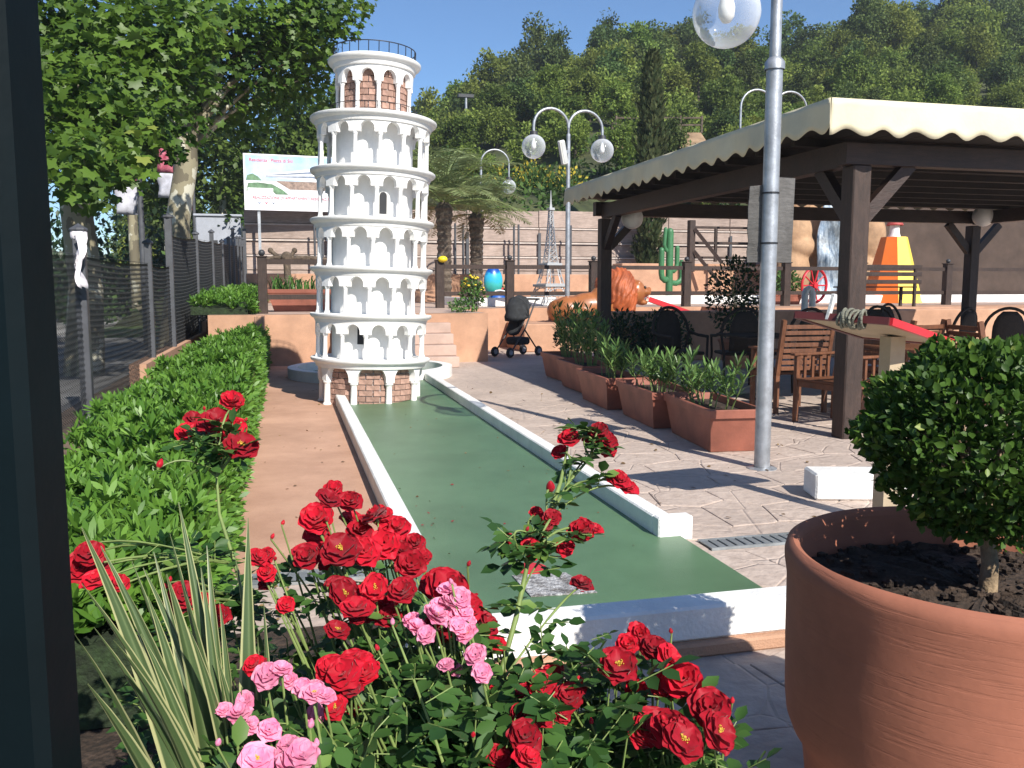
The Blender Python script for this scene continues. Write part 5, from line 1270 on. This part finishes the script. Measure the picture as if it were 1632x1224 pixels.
def text(s, x, z, size, m, par, y=-.013, w=1.0):
    cu = bpy.data.curves.new("lettering", 'FONT'); cu.body = s; cu.size = size; cu.extrude = .001; o = bpy.data.objects.new("tmp", cu); col.objects.link(o)
    dg = bpy.context.evaluated_depsgraph_get(); me = bpy.data.meshes.new_from_object(o.evaluated_get(dg)); bpy.data.objects.remove(o); me.materials.clear(); me.materials.append(m)
    q = link("lettering", me, par, (x,y,z), (rad(90),0,0), (w,1,1)); return q
text("Residenza i Piazza di Siti", .16, 1.40, .135, P_red, t, w=.95)
text("REALIZZAZIONE DI APPARTAMENTI RESIDENZIALI", .24, .33, .115, P_red, t, w=.88)
text("PIANO TERRA  APPARTAMENTI  VENDITA", .14, .585, .036, P_dk, t); text("INFO  VENDITE  UFFICIO", .14, .53, .036, P_red, t)
for x, m in ((.42,P_dk),(.62,P_red),(.82,P_dk)): flat([(x-.06,.25),(x,.17),(x+.06,.25),(x,.22)], m, "printed_logo", .006)

# ================================================================ HILL
RX = [-60,-7.6,-2.5,4.5,8.3,12.2,17.3,22.6,28.6,31.7,37.4,41.3,48,53,58.5,76,140]; RZ = [9,11,12.5,15.8,17.3,18.8,21.4,23.8,26.8,27.7,27,26.8,27.2,28.2,31,33,36]
def hill_z(x, y):
    f = min(1,max(0,(x+4.5)/3.3)); base = 3.2*f; ys = 54-24*f
    xr = x*80/max(y,30)                       # ridge height follows the skyline seen across the slope
    top = np.interp(xr, RX, RZ)-6.3; s = min(1,max(0,(y-ys)/(80-ys)))
    return base-.1*(1-f)+(top-base)*(s**.92)+(f if s <= 0 else 1)*.5*math.sin(x*.31+y*.2)+(f if s <= 0 else 1)*.4*math.sin(x*.13-y*.37) - (max(0,y-84)*.25)
b = MB(); nx, ny = 70, 44; vs = []
for j in range(ny+1):
    for i in range(nx+1):
        x = -60+200*i/nx; y = 28.6+100*j/ny; vs.append((x,y,hill_z(x,y) if j else (2.6 if x > -1.2 else -.3)))
b.add(vs, [(j*(nx+1)+i, j*(nx+1)+i+1, (j+1)*(nx+1)+i+1, (j+1)*(nx+1)+i) for j in range(ny) for i in range(nx)])
struct(b.build("hill", mat("hill_undergrowth", (.06,.095,.025), .95, .5, .6, .8, 4, c2=(.1,.11,.04)), smooth=80))

# tree crowns: leaf clumps scattered through a lumpy volume
def crown(seed, n_cl, n_lf, ls, tall=1.0, cl_r=.34, shape=0):
    g = np.random.default_rng(seed); V = []; parts = []
    d = unit(g.normal(size=(n_cl,3))); r = g.random(n_cl)**.45*.78; C_ = d*r[:,None]*np.array([1,1,tall]); C_[:,2] += tall*.95
    for c in C_:
        k = n_lf; q = unit(g.normal(size=(k,3))); cr = cl_r*g.uniform(.6,1.2); P = c+q*(g.random(k)**.5)[:,None]*cr*np.array([1,1,.75])
        A = unit(q+g.normal(size=(k,3))*.7+np.array([0,0,-.15])); N = q*.5+np.array([0,0,.9])+g.normal(size=(k,3))*.5; L = ls*g.uniform(.6,1.3,k); tone = g.random()*.6
        parts.append(leaves(LEAF_DIAMOND, P, A, N, L, L*.75, np.clip(tone+g.random(k)*.4,0,1)))
    return joinV(parts)
M_wood = leafmat("woodland_leaf", (.085,.13,.026), (.24,.30,.06), .6, .4, .2, objrand=.35)
M_wood2 = leafmat("dark_woodland_leaf", (.05,.085,.022), (.12,.165,.045), .6, .35, .2, objrand=.3)
CR = [npmesh("crown", *crown(100+i, 40, 95, .11, (1.0,1.25,.9,1.4,1.1)[i]), M_wood if i < 3 else M_wood2) for i in range(5)]
TR = MB().tube([(0,0,-.6),(.03,.02,.3),(0,0,1.0)], [.07,.055,.03], 7).mesh("trunk", M_bark, 60)
pos = []
y = 32.5
while y < 82:
    step = 2.3+(y-32.5)*.036; x = -16
    while x < 92:
        xx, yy = x+random.uniform(-.4,.4)*step, y+random.uniform(-.4,.4)*step; x += step*random.uniform(.85,1.15)
        a = math.degrees(math.atan2(xx,yy))
        if not -9 < a < 46.5 or (20.5 < a < 26.5 and 40 < yy < 45.5) or (a < -2 and yy < 46): continue
        if yy < 42 and (random.random() < .5 or 12 < a < 21): continue
        pos.append((xx, yy, (.84+.030*(yy-32.5))*random.uniform(.75,1.25)))
    y += step*.85
pos.sort(key=lambda p: -p[2]/p[1])
CL = [crown(140+i, 26, 44, .19, (1.0,1.25,1.1)[i]) for i in range(3)]; parts = []
for i, (xx, yy, s) in enumerate(pos):
    z = hill_z(xx,yy)-.1
    if i < 290:
        v = random.choices(range(5),[4,4,4,1,2] if yy < 60 else [3,3,3,2,3])[0]; a = math.degrees(math.atan2(xx,yy))
        lab = ("light green" if v < 3 else "dark green")+(" rounded" if v in (0,2,4) else " tall")+" tree "+("low on the slope" if yy < 46 else "halfway up the hill" if yy < 64 else "near the hill crest")+(", left of the two-armed lamp" if a < 17.5 else ", between the lamp posts" if a < 30 else ", right of the tall lamp post")
        t = thing("hill_tree", lab, "tree", (xx,yy,z), random.random()*6, "trees of the hillside wood: "+lab); t.scale = (s,s,s*random.uniform(.9,1.25))
        link("crown", CR[v], t); link("trunk", TR, t)
    else:
        V, F, r = CL[i % 3]; parts.append((V*np.array([s,s,s*1.1])+np.array([xx,yy,z]), F, np.clip(r*.8+random.uniform(-.1,.25),0,1)))
if parts: stuff(link("woodland", npmesh("woodland", *joinV(parts), M_wood)))
print("hill trees", len(pos))
# undergrowth and yellow broom along the foot of the hill
P_, parts = [], []
for i in range(240):
    x = random.uniform(-8,34); y = random.uniform(29.2,46); n = 70; d = rdir(n); d[:,2] = np.abs(d[:,2]); s = random.uniform(.5,1.1); q = d*(rng.random(n)**.4)[:,None]*s+np.array([x,y,hill_z(x,y)])
    L = rng.uniform(.14,.3,n); parts.append(leaves(LEAF_DIAMOND, q, d+rng.normal(size=(n,3))*.5, d+np.array([0,0,.5]), L, L*.6, np.clip(random.random()*.6+rng.random(n)*.4,0,1)))
stuff(link("undergrowth", npmesh("undergrowth", *joinV(parts), leafmat("undergrowth_leaf", (.03,.07,.015), (.1,.17,.04), .6, .25, .2))))
M_broom = leafmat("broom_blossom", (.26,.24,.03), (.55,.42,.05), .7, .2, .2)
for i, (x, y, s) in enumerate(((8.4,33.5,.9),(9.6,34.2,1.1),(11.0,34.0,.9),(10.3,36.0,1.0),(7.2,35.0,.8),(5.6,36,.8))):
    n = 110; d = rdir(n); d[:,2] = np.abs(d[:,2]); L = rng.uniform(.1,.2,n); z = hill_z(x,y)+.3
    t = thing("broom_bush", ["yellow flowering broom bush above the palm fronds","yellow flowering broom bush left of the two-armed lamp","yellow flowering broom bush just right of the two-armed lamp","yellow flowering broom bush highest behind the two-armed lamp","small yellow broom bush left of the others above the palms","yellow broom bush farthest left, beside the white tower"][i], "shrub", (x,y,z), group="yellow broom bushes at the foot of the hill")
    link("blossom", npmesh("blossom", *leaves(LEAF_DIAMOND, d*(rng.random(n)**.35)[:,None]*s, d+rng.normal(size=(n,3))*.4, d, L, L*.6), M_broom), t)
    n = 200; d = rdir(n); d[:,2] = np.abs(d[:,2]); L = rng.uniform(.14,.25,n)
    link("foliage", npmesh("foliage", *leaves(LEAF_DIAMOND, d*(rng.random(n)**.35)[:,None]*s*.95-np.array([0,0,.2]), d+rng.normal(size=(n,3))*.4, d, L, L*.5), MATS["undergrowth_leaf"]), t)
# bare terrace with rail fence on the slope
t = thing("slope_fence", "rustic rail fence beside the bare earth terrace high on the hillside", "fence", (0,0,0))
zp = hill_z(18.5,44)+.15
b = MB(); b.add([(15.4,40.6,zp-1.7),(20.4,39.6,zp-1.5),(22.5,44.6,zp-1),(15.8,45.4,zp-1),(16.4,42.9,zp),(20.6,41.8,zp),(21.4,44.6,zp),(16.8,45.4,zp)], [(3,2,1,0),(4,5,6,7),(0,1,5,4),(1,2,6,5),(2,3,7,6),(3,0,4,7)]); struct(b.build("bare_terrace", mat("bare_clay", (.33,.22,.13), .95, .25, 1, .5, 8)))
for i in range(5):
    x = 16.5+1.05*i; MB().bbox(x-.05,x+.05,43.0-.27*i-.05,43.0-.27*i+.05,zp,zp+.85,.01).build("post", M_bark, t)
for h in (.4,.75):
    b = MB(); b.bar((16.5,43.0,zp+h),(20.7,41.92,zp+h),.06,.08); b.build("rail", M_bark, t)
# light masts on the slope
for i, (x, y, zt) in enumerate(((12.2,60,13.9),(17.4,60,13.0))):
    z0 = hill_z(x,y)-.3; t = thing("light_mast", ["slim floodlight mast on the slope right of the white tower","slim floodlight mast rising behind the left globe of the two-armed lamp"][i], "mast", (x,y,z0), group="floodlight masts on the slope")
    MB().tube([(0,0,0),(0,0,zt-z0)], [.13,.08], 8).build("mast", M_steel, t, smooth=60)
    MB().bbox(-.55,.55,-.12,.12,zt-z0,zt-z0+.25,.03).build("lamp_bar", M_dark, t)

# ================================================================ CYPRESS AND PALMS
t = thing("cypress", "tall narrow brownish cypress behind the pergola eave", "tree", (11.6,27.1,.83)); t.scale = (.9,.9,.93)
n = 6200; z = rng.random(n)*8.3+.1; prof = .52*np.sin(np.pi*np.clip(.1+.87*z/8.4,0,1))**.6; a = rng.random(n)*6.283; rr = prof*(.55+.5*rng.random(n))*(1+.25*np.sin(z*5+a*2))
P = np.stack([rr*np.cos(a),rr*np.sin(a),z],1); L = rng.uniform(.14,.3,n)
V, F, r = leaves(LEAF_DIAMOND, P, np.stack([np.cos(a)*.5,np.sin(a)*.5,np.ones(n)],1)+rng.normal(size=(n,3))*.25, np.stack([np.cos(a),np.sin(a),np.zeros(n)],1)+rng.normal(size=(n,3))*.3, L, L*.45)
link("crown", npmesh("crown", V, F, r, leafmat("cypress_leaf", (.03,.05,.018), (.10,.115,.045), .7, .15, .2)), t); MB().tube([(0,0,0),(0,0,8)], [.16,.03], 8).build("trunk", M_bark, t)
M_palm = leafmat("palm_leaflet", (.13,.175,.07), (.34,.4,.18), .45, .35, .4); M_palmold = leafmat("dry_palm_leaflet", (.2,.16,.07), (.36,.3,.15), .7, .2, .2)
def palm(label, loc, th, n_fr, ln, seed):
    random.seed(seed); t = thing("palm_tree", label, "palm", loc, group="palms in front of the back wall")
    b = MB(); prof = []
    for i in range(30):
        z = th*i/29; prof.append((.165+.03*(i % 2)+.05*(i > 22)*((i-22)/7), z))
    prof.append((.05,th+.25)); b.lathe(prof, 14); b.build("trunk", mat("palm_bark", (.13,.1,.075), .95, .4, 14, .9, 20), t)
    for k in range(n_fr):
        a = 2*math.pi*k/n_fr*2.4+random.random()*.5; f = k/n_fr; el = rad(88-92*f**1.25+random.uniform(-8,8)); L = ln*random.uniform(.8,1.05)*(.75+.25*math.sin(math.pi*min(1,f+.25)))
        d = Vector((math.cos(a),math.sin(a),0)); p0 = Vector((0,0,th+.1)); m1 = p0+(d*math.cos(el)+Vector((0,0,math.sin(el))))*L*.55; e = p0+d*L*(.45+.5*math.cos(el))+Vector((0,0,L*(.72*math.sin(el)-.30)))
        pts = bez(p0, m1, e, 26); V, A, N, LL = [], [], [], []
        for i in range(3,26):
            q = pts[i]; dr = (pts[min(25,i+1)]-pts[i-1]).normalized(); sd = dr.cross(Vector((0,0,1))); 
            if sd.length < .05: sd = Vector((-d.y,d.x,0))
            sd.normalize(); up = sd.cross(dr); w = .46*L/2.2*math.sin(math.pi*min(1,(i+2)/27.5))**.7+.05
            for sg in (-1,1):
                for h in (0,.5):
                    qq = q+dr*L/25*h; V.append(qq[:]); A.append((sd*sg*.85+dr*.55+up*(.12)+Vector((0,0,random.uniform(-.45,-.05))))[:]); N.append((up+Vector((random.gauss(0,.2),random.gauss(0,.2),0)))[:]); LL.append(w*random.uniform(.85,1.1))
        LL = np.array(LL); old = f > .86
        V2, F2, r2 = leaves(LEAF_LONG, np.array(V), np.array(A), np.array(N), LL, np.full(len(LL),.026))
        fr = link("frond", npmesh("frond", V2, F2, r2, M_palmold if old else M_palm), t)
        MB().tube(pts, [.022-.018*i/25 for i in range(26)], 5).build("midrib", MATS["green_stem"], fr, smooth=60)
palm("palm with upright young fronds right of the white tower", (3.95,22.3,.83), 2.4, 34, 3.0, 5)
palm("second palm standing behind the single curved lamp", (5.15,24.0,.83), 2.3, 26, 2.3, 9)
random.seed(31)

# ================================================================ STREET SIDE
t = thing("white_hut", "pale grey rendered utility hut at the end of the chain-link fence", "hut", (-2.0,30.2,0))
MB().bbox(-.72,.66,-.1,2,0,3.5,.03).build("wall", mat("pale_grey_render", (.36,.38,.43), .85, .1, 3, .2, 30), t)
MB().bbox(-.78,.72,-.16,2.06,3.5,3.58,.02).build("roof_slab", MATS["pale_grey_render"], t)
MB().box(-.28,-.06,-.112,-.1,2.55,2.75).build("vent", M_dark, t)
struct(MB().prism([(-14,24),(-3.1,24),(-3.1,60),(-14,60)], -.04, .05).build("grass_bank", mat("street_grass", (.09,.15,.03), .95, .35, 2, .6, 30)))
def planebark():
    m = bpy.data.materials.new("plane_bark"); m.use_nodes = True; nt = m.node_tree; b = nt.nodes["Principled BSDF"]; tc = nt.nodes.new("ShaderNodeTexCoord")
    mp = nt.nodes.new("ShaderNodeMapping"); mp.inputs["Scale"].default_value = (1,1,.6); v = nt.nodes.new("ShaderNodeTexNoise"); v.inputs["Scale"].default_value = 3.2; v.inputs["Detail"].default_value = 5
    r = nt.nodes.new("ShaderNodeValToRGB"); r.color_ramp.interpolation = 'CONSTANT'; e = r.color_ramp.elements; e[0].position = 0; e[0].color = (.14,.12,.08,1); e[1].position = .58; e[1].color = (.5,.48,.38,1); x = e.new(.46); x.color = (.26,.23,.15,1)
    nt.links.new(tc.outputs["Object"], mp.inputs[0]); nt.links.new(mp.outputs[0], v.inputs["Vector"]); nt.links.new(v.outputs[0], r.inputs[0]); nt.links.new(r.outputs[0], b.inputs["Base Color"]); b.inputs["Roughness"].default_value = .85; return m
M_pbark = planebark()
M_plane = leafmat("plane_leaf", (.022,.06,.008), (.13,.225,.03), .45, .38, .35, c3=(.26,.3,.06))
def plane_tree(label, root, top, r0, centres, n_lf, ls, cr=.62, extra=()):
    t = thing("plane_tree", label, "tree", root, group="plane trees along the street"); R0 = Vector(root); T = Vector(top)-R0
    b = MB(); pts = [Vector((0,0,-.1)),T*.3+Vector((.05,.03,0)),T*.55+Vector((-.06,.03,0)),T*.8+Vector((.05,0,0)),T]; b.tube(pts, [r0*1.25,r0,r0*.92,r0*.85,r0*.62], 14); b.build("trunk", M_pbark, t, smooth=60)
    lb = MB(); parts = []
    for c in centres:
        c = Vector(c)-R0; s = pts[3].lerp(pts[4], random.random()) if c.z > T.z*.8 else pts[2].lerp(pts[3], random.random())
        lb.tube(bez(s, s.lerp(c,.5)+Vector((0,0,.5)), c, 7), [r0*.28,r0*.22,r0*.17,r0*.13,r0*.09,r0*.06,r0*.03], 6)
        k = n_lf; q = rdir(k); P = np.array(c[:])+q*(rng.random(k)**.5)[:,None]*cr*np.array([1.15,1.15,.8])
        A = unit(q*.7+rng.normal(size=(k,3))*.6+np.array([0,0,-.35])); N = q*.35+np.array([.12,-.35,.75])+rng.normal(size=(k,3))*.45; L = ls*rng.uniform(.6,1.15,k)
        parts.append(leaves(LEAF_PLANE, P, A, N, L, L*1.0, np.clip(random.random()*.4+rng.random(k)*.6,0,1)))
    lb.build("limbs", M_pbark, t, smooth=60); link("foliage", npmesh("foliage", *joinV(parts), M_plane), t)
    return t
T1C = [(-2.93, 13.61, 4.66), (-2.42, 13.51, 4.96), (-1.97, 13.9, 4.85), (-2.44, 12.34, 3.76), (-2.08, 12.75, 3.67), (-1.8, 14.32, 4.34), (-2.68, 12.33, 3.1), (-2.06, 11.63, 2.94), (-1.66, 13.67, 3.56), (-2.17, 11.1, 2.58), (-1.82, 14.44, 5.31), (-1.33, 14.82, 5.18), (-1.49, 14.8, 4.65), (-2.9, 13.54, 4.15), (-2.03, 13.34, 4.32), (-2.01, 13.23, 3.47), (-3.21, 13.56, 3.64), (-2.34, 12.89, 4.28), (-3.17, 13.71, 5.01), (-1.65, 14.35, 4.94),(-3.5,14.5,5.9),(-2.6,14.6,6.2),(-4.1,13.6,5.2),(-4.0,14.5,4.3)]
T2C = [(-1.19, 17.49, 6.13), (-0.53, 17.88, 6.45), (0.03, 18.23, 6.25), (0.57, 18.13, 6.61), (1.07, 18.53, 6.64), (-0.17, 18.19, 5.52), (0.62, 18.56, 5.96), (-0.73, 18.82, 5.21), (0.06, 19.68, 5.44), (-1.22, 18.47, 5.58), (-1.72, 18.51, 4.86), (0.46, 19.18, 6.47), (-1.03, 18.48, 6.07), (-0.39, 18.3, 5.95), (-1.43, 18.65, 6.67), (0.2, 19.17, 5.84), (0.9, 19.5, 5.7), (-0.85, 19.85, 4.85),(.3,18.6,7.2),(-.8,18.6,7.4),(-2.4,18.3,7.0),(-2.6,19,5.8),(-1.9,19,5.5),(1.2,19.3,7.2)]
plane_tree("plane tree with pale flaking trunk nearest behind the chain-link fence", (-2.92,14.1,0), (-2.75,13.9,4.4), .23, T1C, 230, .145)
plane_tree("plane tree with crooked trunk between the fence and the billboard", (-2.2,18.6,0), (-1.75,18.5,4.6), .25, T2C, 250, .145, .7)
def far_tree(label, x, y, h, r, mesh, z=0):
    t = thing("street_tree", label, "tree", (x,y,z), random.random()*6, "trees along the far street")
    c = link("crown", mesh, t, (0,0,h-1.6*r), None, (r,r,r)); MB().tube([(0,0,0),(.1,0,h*.5),(0,.05,h-.6*r)], [.2,.16,.08], 9).build("trunk", M_pbark, t, smooth=60)
M_street = leafmat("street_leaf", (.04,.085,.014), (.14,.2,.04), .5, .35, .3)
CS = [npmesh("crown", *crown(300+i, 46, 90, .10, 1.15, .3), M_street) for i in range(3)]
for i, (x, y, h, r, lab) in enumerate(((-2.3,37,7.6,2.4,"pale-trunked street tree left of the billboard"),(.6,37,8.4,2.6,"leafy street tree behind the billboard"),(-5.0,33,7.4,2.5,"leafy street tree behind the banner poles"),(-7.6,27,7.2,2.6,"shady street tree behind the nearest plane trunk"),(-5.2,44,8,2.7,"street tree farthest down the road"),(-10.5,21,7.5,2.8,"dark street tree at the left beside the steel post"),(3.2,40,8.0,2.6,"leafy tree behind the white tower"),(-4.2,2.2,7.5,2.7,"street tree by the kerb left of the flower bed"),(-7.5,6.5,7.8,2.9,"street tree across the road from the flower bed"))):
    far_tree(lab, x, y, h, r, CS[i % 3])
# shrubs closing the view under the street trees
parts = []
for i in range(70):
    x = random.uniform(-13,-5.6); y = random.uniform(16,46); n = 160; d = rdir(n); d[:,2] = np.abs(d[:,2]); s = random.uniform(.6,1.3); L = rng.uniform(.12,.25,n)
    parts.append(leaves(LEAF_DIAMOND, d*(rng.random(n)**.4)[:,None]*s*np.array([1,1,1.5])+np.array([x,y,.1]), d+rng.normal(size=(n,3))*.5, d+np.array([0,0,.5]), L, L*.6))
for i in range(46):
    x = random.uniform(-22,-4.2); y = random.uniform(36,50); n = 300; d = rdir(n); d[:,2] = np.abs(d[:,2]); s = random.uniform(1.8,3.6); L = rng.uniform(.2,.4,n)
    parts.append(leaves(LEAF_DIAMOND, d*(rng.random(n)**.4)[:,None]*s*np.array([1,1,1.7])+np.array([x,y,.1]), d+rng.normal(size=(n,3))*.5, d+np.array([0,0,.5]), L, L*.6))
stuff(link("roadside_shrubs", npmesh("roadside_shrubs", *joinV(parts), M_darkshrub)))
M_ban = mat("red_banner", (.4,.03,.07), .7, .3, 5, c2=(.6,.2,.26)); M_banw = mat("white_banner", (.45,.45,.5), .7, .2, 6)
for i, (x, y, h, lab) in enumerate(((-2.95,20.5,4.4,"dark banner pole left of the crooked plane trunk"),(-2.7,25,5.2,"banner pole just right of the crooked plane trunk"),(-3.1,34,5.6,"banner pole with a red poster left of the pale hut"))):
    t = thing("banner_pole", lab, "pole", (x,y,0), rad((10,-15,0)[i]), "banner poles along the street")
    MB().tube([(0,0,0),(0,0,h)], [.07,.055], 10).build("pole", M_fpost, t, smooth=60)
    sg = -1 if i != 2 else -1
    for z0, z1, m in ((h-.95,h-.15,M_ban),(h-1.6,h-.97,M_banw if i < 2 else M_ban)):
        b = MB(); vs = []
        for q in range(7):
            for j in range(5): vs.append((sg*(.06+.42*j/4*(1-.04*math.sin(q))), .05*math.sin(q*1.3+j), z0+(z1-z0)*q/6))
        b.add(vs, [(q*5+j,q*5+j+1,(q+1)*5+j+1,(q+1)*5+j) for q in range(6) for j in range(4)]); o = b.build("banner", m, t, smooth=60); o.modifiers.new("thickness",'SOLIDIFY').thickness = .004
    MB().tube([(0,0,h-.12),(sg*.5,0,h-.12)], .012, 6).build("bracket", M_fpost, t)

# ================================================================ LITTER
def litter(name, n, area, m, ls, z):
    x0, x1, y0, y1 = area; P = np.stack([rng.uniform(x0,x1,n), y0+(y1-y0)*rng.random(n)**1.4, np.full(n,z)],1)
    A = rdir(n); A[:,2] *= .15; L = ls*rng.uniform(.5,1.3,n); N = np.tile([0,0,1.0],(n,1))+rng.normal(size=(n,3))*.3
    stuff(link(name, npmesh(name, *leaves(LEAF_OVAL, P, A, N, L, L*.7), m)))
M_dead = leafmat("dead_leaf", (.1,.06,.03), (.3,.2,.09), .8, .1, .2)
litter("fallen_leaves", 34, (-.3,.48,4.2,13), M_dead, .026, .012)
litter("fallen_leaves", 60, (1.95,4.4,4.1,11), M_dead, .035, .016)
litter("fallen_leaves", 34, (.64,1.78,3.1,9), M_dead, .02, .036)
litter("fallen_petals", 26, (.4,1.6,2.9,5.5), leafmat("fallen_petal", (.3,.01,.02), (.5,.03,.06), .7, .2, .2), .022, .037)
litter("fallen_leaves", 60, (-.3,.3,3.4,3.95), M_dead, .03, .012)

# ================================================================ AIR
hm = bpy.data.materials.new("haze_air"); hm.use_nodes = True; nt = hm.node_tree
nt.nodes.remove(nt.nodes["Principled BSDF"]); pv = nt.nodes.new("ShaderNodeVolumePrincipled")
pv.inputs["Color"].default_value = (.86,.92,1.0,1); pv.inputs["Density"].default_value = .0008; pv.inputs["Anisotropy"].default_value = .2
nt.links.new(pv.outputs[0], nt.nodes["Material Output"].inputs["Volume"])
stuff(MB().box(-80, 160, -30, 140, -2, 60).build("haze", hm))
